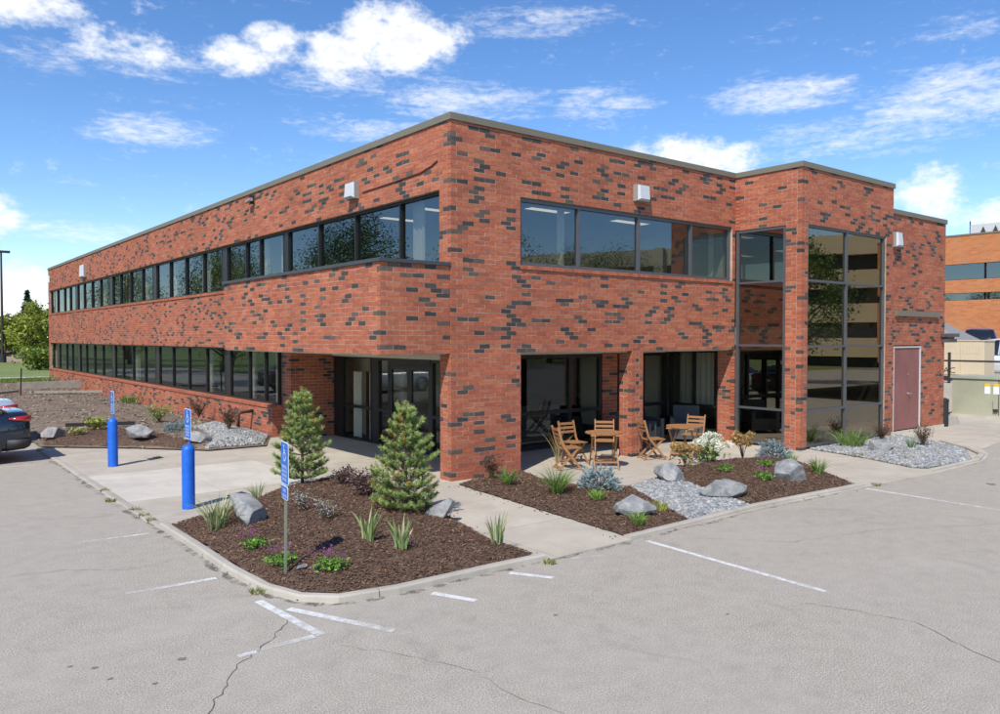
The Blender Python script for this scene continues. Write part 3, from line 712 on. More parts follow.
def pebbles(bed, dens, size=(.022, .05), seed=1, cols=None, name='crushed_stone'):
    rs = np.random.RandomState(seed); P = bed.P; bb = (max(p[0] for p in P) - min(p[0] for p in P)) * (max(p[1] for p in P) - min(p[1] for p in P))
    x, y = bed.scatter(int(dens * bb), rs); z = bed.h(x, y); n = len(x); iv, if_ = ico(1); k = len(iv)
    sc = rs.uniform(*size, (n, 1, 1)) * rs.uniform(.55, 1.25, (n, 1, 3)); V = iv[None] * sc * rs.uniform(.72, 1.2, (n, k, 1))
    th = rs.uniform(0, 6.28, n); c, s = np.cos(th), np.sin(th); ph = rs.uniform(-.6, .6, n); cp, sp = np.cos(ph), np.sin(ph)
    X = V[..., 0] * cp[:, None] - V[..., 2] * sp[:, None]; Z = V[..., 0] * sp[:, None] + V[..., 2] * cp[:, None]; Y = V[..., 1]
    W = np.stack([X * c[:, None] - Y * s[:, None] + x[:, None], X * s[:, None] + Y * c[:, None] + y[:, None], Z * .75 + z[:, None] + .012], 2).reshape(-1, 3)
    F = (np.arange(n)[:, None, None] * k + if_[None]).reshape(-1, 3)
    pal = np.array(cols or [(.27, .285, .29), (.21, .225, .232), (.33, .345, .345), (.17, .18, .185), (.31, .295, .265), (.38, .39, .39), (.25, .235, .215)])
    K = pal[rs.randint(0, len(pal), n)] * rs.uniform(.8, 1.15, (n, 1))
    o = put(name, np_mesh(name, W, F, np.repeat(K, k, 0)), M_pebble); tag(o, kind='stuff'); return o
island = Bed([(-5.02, -.42), (-4.45, -.12), (-3.35, .62), (-2.81, 1.15), (-1.86, 1.45), (-1.15, .95), (-1.22, -.76), (-1.8, -2.7), (-2.08, -3.9), (-2.06, -4.66), (-2.72, -4.67), (-3.4, -4.66), (-4.0, -4.66), (-4.55, -4.56), (-4.83, -4.31), (-4.98, -3.85), (-5.02, -2.95), (-4.99, -1.66)], .04, .17).build('mulch_bed', M_mulch)
bed2 = Bed([(-.1, -.37), (.35, -.2), (1.0, -.1), (1.66, -.06), (1.38, -1.0), (1.52, -1.95), (2.15, -2.4), (1.45, -3.6), (.9, -4.67), (-.5, -4.7)], .03, .12).build('mulch_bed', M_mulch)
bed3 = Bed([(3.4, -2.13), (3.9, -1.62), (4.7, -1.69), (5.71, -1.68), (6.5, -1.85), (7.2, -2.35), (6.75, -3.05), (5.75, -4.3), (5.4, -4.75), (3.9, -4.66), (2.45, -4.6)], .03, .14).build('mulch_bed', M_mulch)
grav2 = Bed([(2.12, -2.42), (3.42, -2.1), (3.0, -3.3), (2.42, -4.62), (.88, -4.67), (1.45, -3.62)], .025, .03).build('gravel_strip', M_gravelbase)
grav3 = Bed([(9.0, -1.83), (10.5, -1.84), (12.9, -1.84), (13.2, -1.95), (12.5, -3.2), (11.6, -4.2), (10.1, -4.85), (8.25, -4.75), (8.15, -4.5), (8.62, -3.38)], .025, .04).build('gravel_strip', M_gravelbase)
dirt = Bed([(-5.1, 9.9), (-3.34, 8.2), (-2.15, 6.75), (-.75, 6.72), (-.02, 8.3), (-.02, 39.2), (-5.1, 39.2)], .03, .20, .9, .05).build('planting_ground', M_dirt, .25)
mulchL = Bed([(-5.0, 9.95), (-3.3, 8.32), (-2.3, 7.1), (-1.95, 7.9), (-1.8, 10.2), (-2.6, 12.3), (-4.9, 12.2)], .05, .20, .5).build('mulch_bed', M_mulch)
gravL = Bed([(-2.15, 6.86), (-.8, 6.85), (-.06, 8.35), (-.06, 12.2), (-1.6, 10.8), (-1.75, 8.6)], .05, .22, .5).build('gravel_strip', M_gravelbase)
chips(island, 1700, seed=1); chips(bed2, 1700, seed=2); chips(bed3, 1700, seed=3); chips(mulchL, 450, seed=4)
chips(dirt, 22, 'dirt_litter', (.03, .13), [(.22, .17, .12), (.17, .13, .09), (.30, .24, .17), (.12, .09, .065)], 5)
pebbles(grav2, 1500, seed=1); pebbles(grav3, 700, (.026, .055), 2); pebbles(gravL, 900, (.026, .055), 3)
pebbles(dirt, 4, (.015, .06), 7, [(.26, .21, .16), (.33, .28, .22), (.2, .16, .12)], 'dirt_clods')
# grass blades on the lawn nearest the building
def lawn_blades(x0, x1, y0, y1, n, seed):
    rs = np.random.RandomState(seed); x = rs.uniform(x0, x1, n); y = rs.uniform(y0, y1, n); h = rs.uniform(.05, .13, n); th = rs.uniform(0, 6.28, n); w = .03
    dx, dy = np.cos(th) * w, np.sin(th) * w; lx, ly = rs.uniform(-.05, .05, n), rs.uniform(-.05, .05, n); z = np.full(n, .012)
    V = np.stack([np.stack([x - dx, y - dy, z], 1), np.stack([x + dx, y + dy, z], 1), np.stack([x + lx, y + ly, z + h], 1)], 1).reshape(-1, 3); F = np.arange(3 * n).reshape(-1, 3)
    C = np.repeat(np.array([[.17, .22, .05]]) * rs.uniform(.6, 1.4, (n, 1)), 3, 0)
    o = put('lawn_grass', np_mesh('lawn_grass', V, F, C), leaf_mat('grass_blade')); tag(o, kind='stuff')
lawn_blades(-4.9, 6, 39.1, 46.8, 16000, 3)

def kerb(P, name, w=.13, h=.075, seg=2.4, closed=False, side=1):
    """kerb stones along a path; the path is the face on the asphalt side"""
    root = empty(name); tag(root, kind='structure'); Q = resample(P, .16, closed); pts = [Vector((*q, 0)) for q in Q]; acc = 0; runs = [[0]]
    for i in range(1, len(pts)):
        acc += (pts[i] - pts[i - 1]).length; runs[-1].append(i)
        if acc > seg and i < len(pts) - 3: runs.append([i]); acc = 0
    prof = [(0, -.01), (.012, h * .75), (.035, h), (w - .03, h), (w, h * .8), (w, -.01)]
    rk = random.Random(5)
    for run in runs:
        V = []; F = []; n = len(prof); f = 1 + (rk.random() - .5) * .16
        for j, i in enumerate(run):
            a = pts[max(i - 1, 0)]; b = pts[min(i + 1, len(pts) - 1)]; d = (b - a).normalized(); nn = Vector((-d.y, d.x, 0)) * side; p = pts[i].copy()
            if j == 0 and i > 0: p += d * .006
            if j == len(run) - 1: p -= d * .006
            for s, z in prof: q = p + nn * s; V.append((q.x, q.y, z + (rk.random() - .5) * .004))
        for j in range(len(run) - 1):
            for k in range(n - 1): F.append((j * n + k, (j + 1) * n + k, (j + 1) * n + k + 1, j * n + k + 1))
        F.append(tuple(range(n))[::-1]); F.append(tuple((len(run) - 1) * n + k for k in range(n)))
        if side > 0: F = [t[::-1] for t in F]
        m = MB(); m.add(V, F, (f, f, f)); m.build('kerb_stone', M_kerb, root)
kerb([(-5.2, 9.85), (-5.21, 5), (-5.2, 1.0), (-5.17, -.28)], 'kerb', side=1, h=.022)
kerb([(-5.165, -.3), (-5.16, -1.66), (-5.18, -2.99), (-5.13, -3.9), (-4.97, -4.42), (-4.66, -4.72), (-4.03, -4.83), (-3.4, -4.83), (-2.72, -4.84), (-2.02, -4.86)], 'kerb', side=1, h=.07)
kerb([(-.56, -4.87), (.88, -4.83), (2.41, -4.77), (5.5, -4.92)], 'kerb', side=1, h=.065)
kerb([(8.0, -5.0), (10.2, -5.02), (11.2, -4.75), (12.1, -4.1), (12.9, -3.2)], 'kerb', side=1, h=.065)

# paint and cracks on the asphalt
def paint_mat():
    m, nt, b = new_mat('worn_paint'); pos = nt.nodes.new('ShaderNodeNewGeometry').outputs['Position']; out = nt.nodes['Material Output']
    b.inputs['Base Color'].default_value = (.74, .74, .72, 1); b.inputs['Roughness'].default_value = .8
    t = nt.nodes.new('ShaderNodeBsdfTransparent'); mx = nt.nodes.new('ShaderNodeMixShader')
    a = nt.nodes.new('ShaderNodeVertexColor'); a.layer_name = 'Col'; sp = nt.nodes.new('ShaderNodeSeparateColor'); nt.links.new(a.outputs[0], sp.inputs[0])
    ad = nt.nodes.new('ShaderNodeMath'); ad.operation = 'MULTIPLY_ADD'; nt.links.new(nz(nt, 9, 8, .75, pos), ad.inputs[0]); ad.inputs[1].default_value = 1.5; nt.links.new(sp.outputs[0], ad.inputs[2])
    f = mrange(nt, ad.outputs[0], 1.04, 1.5, 0, .85); nt.links.new(f, mx.inputs[0]); nt.links.new(t.outputs[0], mx.inputs[1]); nt.links.new(b.outputs[0], mx.inputs[2]); nt.links.new(mx.outputs[0], out.inputs[0]); return m
M_paint = paint_mat()
def line(p, q, w=.1, c0=.8, c1=.6, z=.004):
    p, q = Vector((*p, z)), Vector((*q, z)); d = (q - p).normalized(); n = Vector((-d.y, d.x, 0)) * w * .40; me = MB()
    me.v = [tuple(p - n), tuple(q - n), tuple(q + n), tuple(p + n)]; me.f = [(0, 1, 2, 3)]; me.c = [(c0,) * 3, (c1,) * 3, (c1,) * 3, (c0,) * 3]; me.m = [0]
    me.build('painted_line', M_paint, lot)
line((-6.5, -.50), (-5.36, -.57), .1, .25, .6); line((-5.95, -.25), (-5.4, -.32), .35, .1, .3, .0045); line((-6.5, -3.08), (-5.33, -3.13), .1, .2, .75)
line((-5.26, -4.15), (-5.17, -5.38), .11, .75, .55); line((-5.23, -5.37), (-5.75, -5.36), .1, .6, .25, .005); line((-5.12, -4.56), (-4.62, -5.7), .11, .8, .45, .0055); line((-5.92, -5.39), (-5.76, -5.39), .08, .6, .6)
line((-3.76, -5.03), (-3.55, -5.5), .11, .8, .7); line((-2.69, -4.98), (-2.43, -5.42), .11, .75, .65); line((-.41, -5.0), (-.54, -7.54), .10, .75, .6); line((5.33, -4.98), (5.2, -7.2), .10, .75, .45); line((-1.75, -4.98), (-1.3, -5.15), .10, .45, .3)
line((-.54, -7.54), (-.62, -9.2), .10, .2, .05); line((-4.6, -5.72), (-4.2, -6.7), .10, .3, .05); line((10.9, -5.0), (10.8, -7.3), .10, .6, .4)
line((-6.6, 2.1), (-5.4, 2.05), .1, .3, .2); line((-10, 7.0), (-5.6, 7.0), .1, .6, .5); line((-10, 9.75), (-5.6, 9.75), .1, .6, .5)
M_crack = mat('crack_fill', (.09, .085, .065), .95, var=.3, scale=30)
def dirt_mat():
    m, nt, b = new_mat('gutter_dirt'); pos = nt.nodes.new('ShaderNodeNewGeometry').outputs['Position']; out = nt.nodes['Material Output']; b.inputs['Base Color'].default_value = (.10, .085, .065, 1); b.inputs['Roughness'].default_value = .95
    t = nt.nodes.new('ShaderNodeBsdfTransparent'); mx = nt.nodes.new('ShaderNodeMixShader'); f = mrange(nt, nz(nt, 6, 7, .7, pos, .5), .46, .66, 0, .75)
    nt.links.new(f, mx.inputs[0]); nt.links.new(t.outputs[0], mx.inputs[1]); nt.links.new(b.outputs[0], mx.inputs[2]); nt.links.new(mx.outputs[0], out.inputs[0]); return m
M_gutter = dirt_mat()
def gutter(P, w=.10):
    Q = resample(P, .15, False); V = []; F = []; rr = random.Random(2)
    for i, (x, y) in enumerate(Q):
        a = Vector(Q[max(i - 1, 0)]); b = Vector(Q[min(i + 1, len(Q) - 1)]); d = (b - a).normalized(); n = Vector((-d.y, d.x)); ww = w * rr.uniform(.3, 1.2); V += [(x + n.x * .02, y + n.y * .02, .003), (x - n.x * ww, y - n.y * ww, .003)]
    for i in range(len(Q) - 1): F.append((2 * i, 2 * i + 1, 2 * i + 3, 2 * i + 2))
    m = MB(); m.add(V, F); m.build('gutter_dirt', M_gutter, lot)
gutter([(-5.2, 9.5), (-5.21, 5), (-5.2, 1.0), (-5.16, -.3), (-5.16, -1.66), (-5.18, -2.99), (-5.13, -3.9), (-4.97, -4.42), (-4.66, -4.72), (-4.03, -4.83), (-3.4, -4.83), (-2.72, -4.84), (-2.02, -4.86), (-.56, -4.87), (.88, -4.83), (2.41, -4.77), (5.5, -4.92), (8.0, -5.0), (10.2, -5.02)])
M_stain = mat('oil_stain', (.17, .16, .145), .9, var=.2, scale=20)
def crack(P, w=.022, seed=1):
    rr = random.Random(seed); Q = resample(P, .07, False); V = []; F = []
    for i, (x, y) in enumerate(Q):
        a = Vector(Q[max(i - 1, 0)]); b = Vector(Q[min(i + 1, len(Q) - 1)]); d = (b - a).normalized(); n = Vector((-d.y, d.x)); off = (rr.random() - .5) * .05; ww = w * rr.uniform(.25, 1.1) * (.3 if i in (0, len(Q) - 1) else 1)
        for s in (-1, 1): V.append((x + n.x * (off + s * ww / 2), y + n.y * (off + s * ww / 2), .0035))
    for i in range(len(Q) - 1): F.append((2 * i, 2 * i + 2, 2 * i + 3, 2 * i + 1))
    m = MB(); m.add(V, F); m.build('crack', M_crack, lot)
crack([(-5.22, -4.80), (-5.29, -4.9), (-5.57, -5.21), (-5.97, -5.56), (-6.24, -5.93), (-6.46, -6.24), (-6.8, -6.7)], .011)
crack([(-1.08, -7.5), (-.9, -7.9), (-.71, -8.51), (-1.02, -9.05), (-1.3, -9.9)], .007, 2); crack([(-5.14, -5.69), (-4.85, -6.19), (-4.57, -6.8), (-4.6, -7.44), (-4.4, -8.2)], .004, 3)
crack([(-7.2, -1.6), (-6.6, -1.75), (-6.0, -2.2), (-5.5, -2.1)], .006, 4); crack([(0.2, -5.3), (1.0, -6.2), (2.6, -6.6), (4.4, -7.6), (6.5, -8.0)], .005, 5); crack([(-8.6, 3.0), (-7.0, 2.4), (-5.6, 2.6)], .006, 6)
crack([(3.0, -5.2), (4.2, -6.6), (4.4, -9.4)], .004, 7)
rs_ = random.Random(12)
for (x, y, s) in ((-6.9, -4.9, .03), (-6.85, -5.2, .025), (-7.05, -4.75, .022), (-6.6, -5.5, .028), (-6.3, -5.15, .04), (-1.9, -7.3, .02), (7.5, -6.2, .10), (-3.2, -6.3, .03)):
    m = MB(); k = 12; m.add([(x + math.cos(t * 6.283 / k) * s * rs_.uniform(.6, 1.3), y + math.sin(t * 6.283 / k) * s * rs_.uniform(.4, 1), .0035) for t in range(k)], [tuple(range(k))]); m.build('oil_spot', M_stain, lot)

def spill(bed, n, seed):
    """a few chips kicked out on the paving"""
    rs = np.random.RandomState(seed); B = resample(bed.P, .05); i = rs.randint(0, len(B), n); p = np.array(B)[i] + rs.normal(size=(n, 2)) * .10; ok = ~inside(bed.P, p[:, 0], p[:, 1]); p = p[ok]; m = MB()
    for x, y in p: a = rs.uniform(0, 6.28); l = rs.uniform(.01, .03); m.bar((x, y, .022), (x + l * math.cos(a), y + l * math.sin(a), .024), l * .4, .008)
    tag(m.build('mulch_litter', M_mulch), kind='stuff')
spill(island, 260, 1); spill(bed2, 220, 2); spill(bed3, 200, 3)
# ------------------------------------------------------------------ boulders
def stone_mat():
    m, nt, b = new_mat('limestone_boulder'); tc = nt.nodes.new('ShaderNodeTexCoord').outputs['Object']; oi = nt.nodes.new('ShaderNodeObjectInfo')
    mp = nt.nodes.new('ShaderNodeVectorMath'); mp.operation = 'ADD'; nt.links.new(tc, mp.inputs[0]); nt.links.new(oi.outputs['Location'], mp.inputs[1]); p = mp.outputs[0]
    c = mixc(nt, mrange(nt, nz(nt, 5, 8, .65, p, .6), .38, .66, 0, 1), (.17, .175, .18), (.37, .365, .35))
    c = mixc(nt, mrange(nt, nz(nt, 2.2, 5, .6, p, .8), .58, .74, 0, .7), c, (.45, .37, .26))
    c = mixc(nt, mrange(nt, nz(nt, 24, 5, .7, p), .5, .75, 0, .6), c, (.16, .165, .17))
    nt.links.new(c, b.inputs['Base Color']); b.inputs['Roughness'].default_value = .88; bump(nt, b, nz(nt, 22, 8, .7, p), .6, .03); return m
M_stone = stone_mat()
def boulder(x, y, z, sx, sy, sz, rz, seed, label, group='landscape boulders', sink=.12):
    rs = np.random.RandomState(seed); v, f = ico(4); v = v.copy()
    for _ in range(20):                                        # split faces
        n = rs.normal(size=3); n[2] *= .8; n /= np.linalg.norm(n); d = rs.uniform(.40, .78); t = v @ n - d; v -= np.where(t > 0, t, 0)[:, None] * n
    for fr, am in ((2.2, .05), (6, .03), (13, .016), (27, .009)):
        ph = rs.uniform(0, 6, (3, 3)); w = sum(np.sin(v @ (rs.normal(size=3) * fr) + ph[i, 0]) for i in range(3)) / 3; v = v * (1 + am * w[:, None])
    v = v * np.array([sx, sy, sz]) / .78
    o = put('boulder', np_mesh('boulder', v, f), M_stone); o.location = (x, y, z + sz * (1 - 2 * sink)); o.rotation_euler = (0, 0, rz)
    me = o.data; me.polygons.foreach_set('use_smooth', [True] * len(me.polygons)); me.set_sharp_from_angle(angle=R(20))
    tag(o, label, 'boulder', group); return o
D = R(-38)                                                     # across the line of sight
for a in ((-4.30, -1.45, island, .27, .22, .24, D, 1, 'pale grey boulder with a tan patch at the island corner by the blue bollard'),
          (-1.98, -2.55, island, .21, .20, .15, D, 2, 'boulder in the shade of the young pine nearest the asphalt'),
          (.20, -4.2, bed2, .37, .24, .17, D, 3, 'flat grey boulder beside the kerb, left of the gravel strip'),
          (3.05, -2.48, bed3, .31, .27, .22, D + .5, 4, 'upright grey boulder at the patio end of the gravel strip'),
          (2.62, -4.1, bed3, .40, .26, .19, D, 5, 'broad grey boulder where the gravel strip meets the kerb'),
          (4.45, -4.05, bed3, .36, .28, .22, D, 6, 'grey boulder with a dark crack in the mulch, last before the concrete path'),
          (9.75, -3.15, grav3, .36, .25, .15, D, 7, 'low grey boulder in the gravel below the tall bay window'),
          (-4.72, 10.5, mulchL, .32, .25, .17, D, 8, 'small pale boulder near the tail of the dark sedan'),
          (-3.12, 8.75, mulchL, .40, .26, .19, D, 9, 'wedge shaped boulder behind the farther blue bollard'),
          (-2.02, 7.6, gravL, .32, .27, .22, D, 10, 'rounded pale boulder at the corner of the gravel by the entrance walk'),):
    x, y, bd, sx, sy, sz, rz, sd_, lb = a; boulder(x, y, bd.z(x, y) - .02, sx, sy, sz, rz, sd_, lb)
boulder(-4.62, -3.78, island.z(-4.62, -3.78), .09, .06, .025, .4, 21, 'small flat stone at the foot of the sign post', group=None)

# ------------------------------------------------------------------ plants
M_needle = leaf_mat('pine_needles', trans=.15); M_leaf = leaf_mat('leaves', trans=.3); M_blade = leaf_mat('grass_leaves', trans=.3); M_petal = leaf_mat('petals', trans=.25)
M_bark = mat('bark', (.12, .08, .055), .95, var=.3, scale=20, bmp=.5, bscale=40); M_twig = mat('twig', (.13, .075, .05), .9, var=.2, scale=20)
def unit(a): return a / (np.linalg.norm(a, axis=-1, keepdims=True) + 1e-9)
def needles(P, A, L, n, nl, w, rs, col, spread=(.35, 1.0), tip=None):
    """bottle brush shoots: P bases (k,3), A unit axes, L lengths"""
    k = len(P); t = rs.uniform(0, 1, (k, n)); base = P[:, None] + A[:, None] * (L[:, None] * t)[..., None]
    rnd = rs.normal(size=(k, n, 3)); perp = rnd - (rnd * A[:, None]).sum(-1, keepdims=True) * A[:, None]; perp = unit(perp)
    s = rs.uniform(*spread, (k, n, 1)); d = unit(A[:, None] * (1.05 - s * .6) + perp * s); ln = nl * rs.uniform(.7, 1.15, (k, n, 1)); tipP = base + d * ln
    side = unit(np.cross(d, rs.normal(size=(k, n, 3)))) * w / 2
    V = np.stack([base - side, base + side, tipP], 2).reshape(-1, 3); F = np.arange(len(V)).reshape(-1, 3)
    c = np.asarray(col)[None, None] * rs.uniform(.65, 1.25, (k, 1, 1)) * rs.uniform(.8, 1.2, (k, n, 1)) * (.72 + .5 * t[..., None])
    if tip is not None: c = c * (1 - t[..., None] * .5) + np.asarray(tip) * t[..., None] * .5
    C = np.repeat(c.reshape(-1, 3), 3, 0); return V, F, C
def pine(x, y, z, H, W, seed, label):
    e = empty('pine_tree', (x, y, z)); tag(e, label, 'tree', 'young pines in the island bed'); rs = np.random.RandomState(seed); m = MB()
    m.tube([(0, 0, -.05), (.01, .01, H * .3), (-.015, 0, H * .65), (0, 0, H * .95)], [.03, .024, .015, .007], 8)
    P = []; A = []; L = []
    nl = 11
    for li in range(nl):
        u = li / (nl - 1); h = H * (.03 + .80 * u); reach = W * (1 - u) ** .88 * (.80 if li == 0 else 1) + .05; nb = int(5 + 6 * (1 - u)); off = rs.uniform(0, 6.28)
        for b in range(nb):
            th = off + 2 * math.pi * (b + rs.uniform(-.3, .3)) / nb; r = reach * rs.uniform(.55, 1.15); rise = r * (.12 + .55 * u) + rs.uniform(.0, .07)
            s = Vector((0, 0, h)); q = Vector((math.cos(th) * r, math.sin(th) * r, h + rise)); mid = s.lerp(q, .55) + Vector((0, 0, -.025))
            m.tube([s, mid, q], [.010, .007, .004], 5, cap=False)
            k = max(2, int(r / .115))
            for j in range(k):
                t = .42 + .58 * (j + 1) / k; p = mid.lerp(q, (t - .55) / .45) if t > .55 else s.lerp(mid, t / .55)
                for sgn in ((-1, 1) if j < k - 1 else (0, -.8, .8)):
                    sg = sgn * rs.uniform(.6, 1.2); d = Vector((math.cos(th + sg), math.sin(th + sg), .55 + .6 * u + rs.uniform(-.1, .6))).normalized()
                    P.append(tuple(p)); A.append(tuple(d)); L.append(rs.uniform(.10, .17))
    for j in range(5):
        th = j * 1.26 + .4; P.append((0, 0, H * .86)); A.append(tuple(Vector((math.cos(th) * .42, math.sin(th) * .42, .9)).normalized())); L.append(.11)
    P.append((0, 0, H * .88)); A.append((0, 0, 1)); L.append(.17)
    m.build('trunk', M_bark, e, smooth=True)
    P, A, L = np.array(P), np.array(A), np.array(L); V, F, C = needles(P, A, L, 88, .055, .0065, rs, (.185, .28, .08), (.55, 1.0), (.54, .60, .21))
    V[:, 2] = np.maximum(V[:, 2], .01)
    dead = np.repeat(rs.uniform(0, 1, len(P)) < .07, 88 * 3); C[dead] = C[dead] * [1.3, .75, .6]
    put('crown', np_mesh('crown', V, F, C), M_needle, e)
pine(-2.42, 1.05, .15, 1.66, .48, 3, 'young pine tree beside the entrance walk')
pine(-2.28, -2.12, .15, 1.60, .46, 11, 'young pine tree in front of the corner brick pier')
def mound_spruce(x, y, z, r, h, seed, label):
    e = empty('blue_spruce', (x, y, z)); tag(e, label, 'shrub', 'dwarf blue spruces'); rs = np.random.RandomState(seed); m = MB(); k = 230
    d = unit(rs.normal(size=(k, 3)) * [1, 1, .8]); d[:, 2] = np.abs(d[:, 2]) * .9 + .02; d = unit(d); rad = rs.uniform(.55, 1.02, (k, 1)); P = d * [r, r, h] * rad * .85
    A = unit(d * [1, 1, .6] + [0, 0, .35] + rs.normal(size=(k, 3)) * .25); L = rs.uniform(.07, .13, k)
    for i in range(0, k, 4): m.tube([(0, 0, 0), tuple(P[i] * .5 + [0, 0, -.02]), tuple(P[i])], [.008, .006, .003], 4, cap=False)
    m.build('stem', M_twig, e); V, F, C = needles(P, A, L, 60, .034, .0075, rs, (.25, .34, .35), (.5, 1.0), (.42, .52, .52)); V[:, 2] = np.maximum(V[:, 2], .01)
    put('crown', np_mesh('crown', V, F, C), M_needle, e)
mound_spruce(1.22, -2.55, bed2.z(1.22, -2.55), .36, .42, 1, 'blue spruce mound between the patio table and the gravel strip')
mound_spruce(6.72, -2.3, bed3.z(6.72, -2.3), .36, .42, 2, 'blue spruce mound in front of the bay corner')
mound_spruce(-1.95, 9.8, mulchL.z(-1.95, 9.8), .40, .42, 3, 'blue spruce mound behind the rounded boulder near the entrance walk')
def blades(n, R0, h, w, lean, rs, cols, droop=.5, seg=5):
    th = rs.uniform(0, 6.283, n); r = R0 * np.sqrt(rs.uniform(0, 1, n)); a = th + rs.normal(0, .5, n); hh = rs.uniform(.6, 1.05, n) * h; le = lean * rs.uniform(.15, 1.1, n)
    t = np.linspace(0, 1, seg + 1)[None]; out = hh[:, None] * le[:, None] * (t ** 1.6); z = hh[:, None] * (t - droop * le[:, None] * t ** 3)
    x = (r * np.cos(th))[:, None] + out * np.cos(a)[:, None]; y = (r * np.sin(th))[:, None] + out * np.sin(a)[:, None]; ww = w * rs.uniform(.6, 1.2, n)[:, None] * (1 - t ** 2.2 * .95) * (.7 + .6 * np.minimum(t * 3, 1)) / 2
    f = rs.uniform(0, 6.283, n)[:, None]; sx, sy = np.cos(f) * ww, np.sin(f) * ww
    V = np.stack([np.stack([x - sx, y - sy, z], 2), np.stack([x + sx, y + sy, z], 2)], 2).reshape(-1, 3); b = (np.arange(n) * (seg + 1) * 2)[:, None]
    i = (np.arange(seg) * 2)[None]; q = b + i; F = np.stack([q, q + 1, q + 3, q + 2], 2).reshape(-1, 4)
    cols = np.array(cols); c = cols[rs.randint(0, len(cols), n)] * rs.uniform(.75, 1.25, (n, 1)); C = np.repeat(c, (seg + 1) * 2, 0); return V, F, C
def clump(name, x, y, z, label, cat, n, R0, h, w, lean, cols, seed, droop=.5, group=None, part='leaves'):
    rs = np.random.RandomState(seed); V, F, C = blades(n, R0, h, w, lean, rs, cols, droop); o = put(name, np_mesh(name, V, F, C), M_blade); o.location = (x, y, z); tag(o, label, cat, group); return o
GR = [(.15, .25, .05), (.19, .30, .07), (.12, .21, .045), (.26, .33, .10)]; PALE = [(.42, .44, .22), (.26, .33, .13), (.5, .48, .28), (.2, .28, .1)]; VAR = [(.38, .45, .20), (.22, .33, .10), (.55, .55, .32)]; DRY = [(.42, .34, .18), (.34, .27, .13), (.25, .22, .1)]
gl = 'grass clumps'; il = 'striped iris plants'
for a in ((-4.72, -1.35, island, 'tall pale grass clump in front of the pale boulder on the island', 80, .10, .58, .014, .75, PALE, 1), (-3.5, .35, island, 'small wispy grass clump at the island edge behind the pale boulder', 50, .06, .34, .010, .8, PALE, 2),
          (.30, -1.28, bed2, 'arching green grass clump beside the brown barberry', 130, .06, .42, .011, 1.2, GR, 3), (.36, -2.45, bed2, 'large arching green grass clump between the barberry and the blue spruce mound', 170, .09, .58, .012, 1.1, GR, 4),
          (.50, -3.2, bed2, 'low bright green grass tuft behind the flat kerb boulder', 110, .08, .24, .010, .9, [(.2, .36, .06), (.26, .42, .08)], 5), (-.02, -4.5, bed2, 'low green tuft in front of the flat kerb boulder', 90, .07, .24, .010, 1, [(.2, .36, .06), (.3, .42, .1)], 6),
          (.85, -4.2, bed2, 'yellow green sprout at the edge of the gravel strip', 40, .06, .24, .014, .8, [(.42, .46, .08), (.3, .38, .08)], 7), (6.55, -2.85, bed3, 'small round green tuft below the blue spruce mound by the bay', 110, .07, .2, .010, .9, [(.2, .36, .06), (.26, .42, .08)], 8),
          (5.5, -4.0, bed3, 'upright green grass clump with a seed head at the end of the mulch', 110, .09, .40, .012, .7, GR, 9), (9.9, -2.35, grav3, 'broad arching grass clump against the bay window', 220, .25, .6, .011, 1.1, GR, 10),
          (8.75, -3.1, grav3, 'flat weed patch in the gravel nearest the concrete path', 60, .10, .12, .014, 1.1, [(.3, .33, .12), (.22, .28, .08)], 11), (9.05, -4.05, grav3, 'low yellowish weed at the kerb edge of the gravel', 60, .10, .13, .014, 1.1, [(.34, .36, .12), (.25, .3, .1)], 12),
          (10.5, -3.45, grav3, 'thin green weed between the gravel boulder and the brown shrub', 40, .06, .42, .012, .6, [(.2, .28, .12), (.16, .24, .09)], 13), (-.45, 21.0, dirt, 'green weed tuft against the low brick wall', 120, .3, .45, .02, .8, GR, 14), (-.4, 38.3, dirt, 'dry green weed tuft at the far end of the low brick wall', 90, .3, .6, .03, .8, GR + PALE, 15)):
    x, y, bd, lb, n, r0, h, w_, le, cl, sd_ = a; clump('grass_clump', x, y, bd.z(x, y) - .01, lb, 'grass', n, r0, h, w_, le, cl, sd_, group=gl)
for a in ((-3.62, -3.42, 'striped iris with upright leaves, farther from the kerb'), (-3.46, -3.92, 'striped iris with fanned leaves, between the other iris and the kerb'), (-2.33, -4.28, 'striped iris alone at the tip of the island by the concrete walk')):
    x, y, lb = a; clump('iris_plant', x, y, island.z(x, y) - .01, lb, 'plant', 30, .07, .44, .026, .42, VAR, 40 + int(-x * 10), .3, il)
clump('dry_grass', 3.05, .45, .02, 'tall dry grass stems beside the glass at the first patio table', 'grass', 26, .05, .85, .014, .5, DRY, 33, .4)
# weeds in pavement joints
for i, (x, y) in enumerate(((-5.14, .55), (-5.14, .15), (-5.13, 1.05), (-5.14, 3.0), (-5.2, 9.2), (-2.1, -4.98), (-3.4, 6.3), (-5.17, -3.9), (5.75, -4.98), (-5.27, 2.0))):
    clump('weed_tuft', x, y, .0, ['low yellow weed in the kerb joint beside the worn paint patch', 'weed in the kerb joint just before the island begins', 'weed in the kerb joint level with the nearer bollard', 'thin weed in the kerb joint along the pale new slab', 'weed line at the kerb behind the dark sedan', 'weed at the kerb tip beside the concrete walk',
          'weed in the slab joint beyond the farther bollard', 'weed under the rounded kerb of the island', 'weed at the kerb end next to the last grey boulder', 'tiny weed in the kerb joint midway along the entrance slab'][i], 'weed', 45, .07, .08, .012, .9, [(.25, .27, .08), (.33, .31, .1), (.18, .22, .06)], 50 + i, group='weeds in the paving joints')
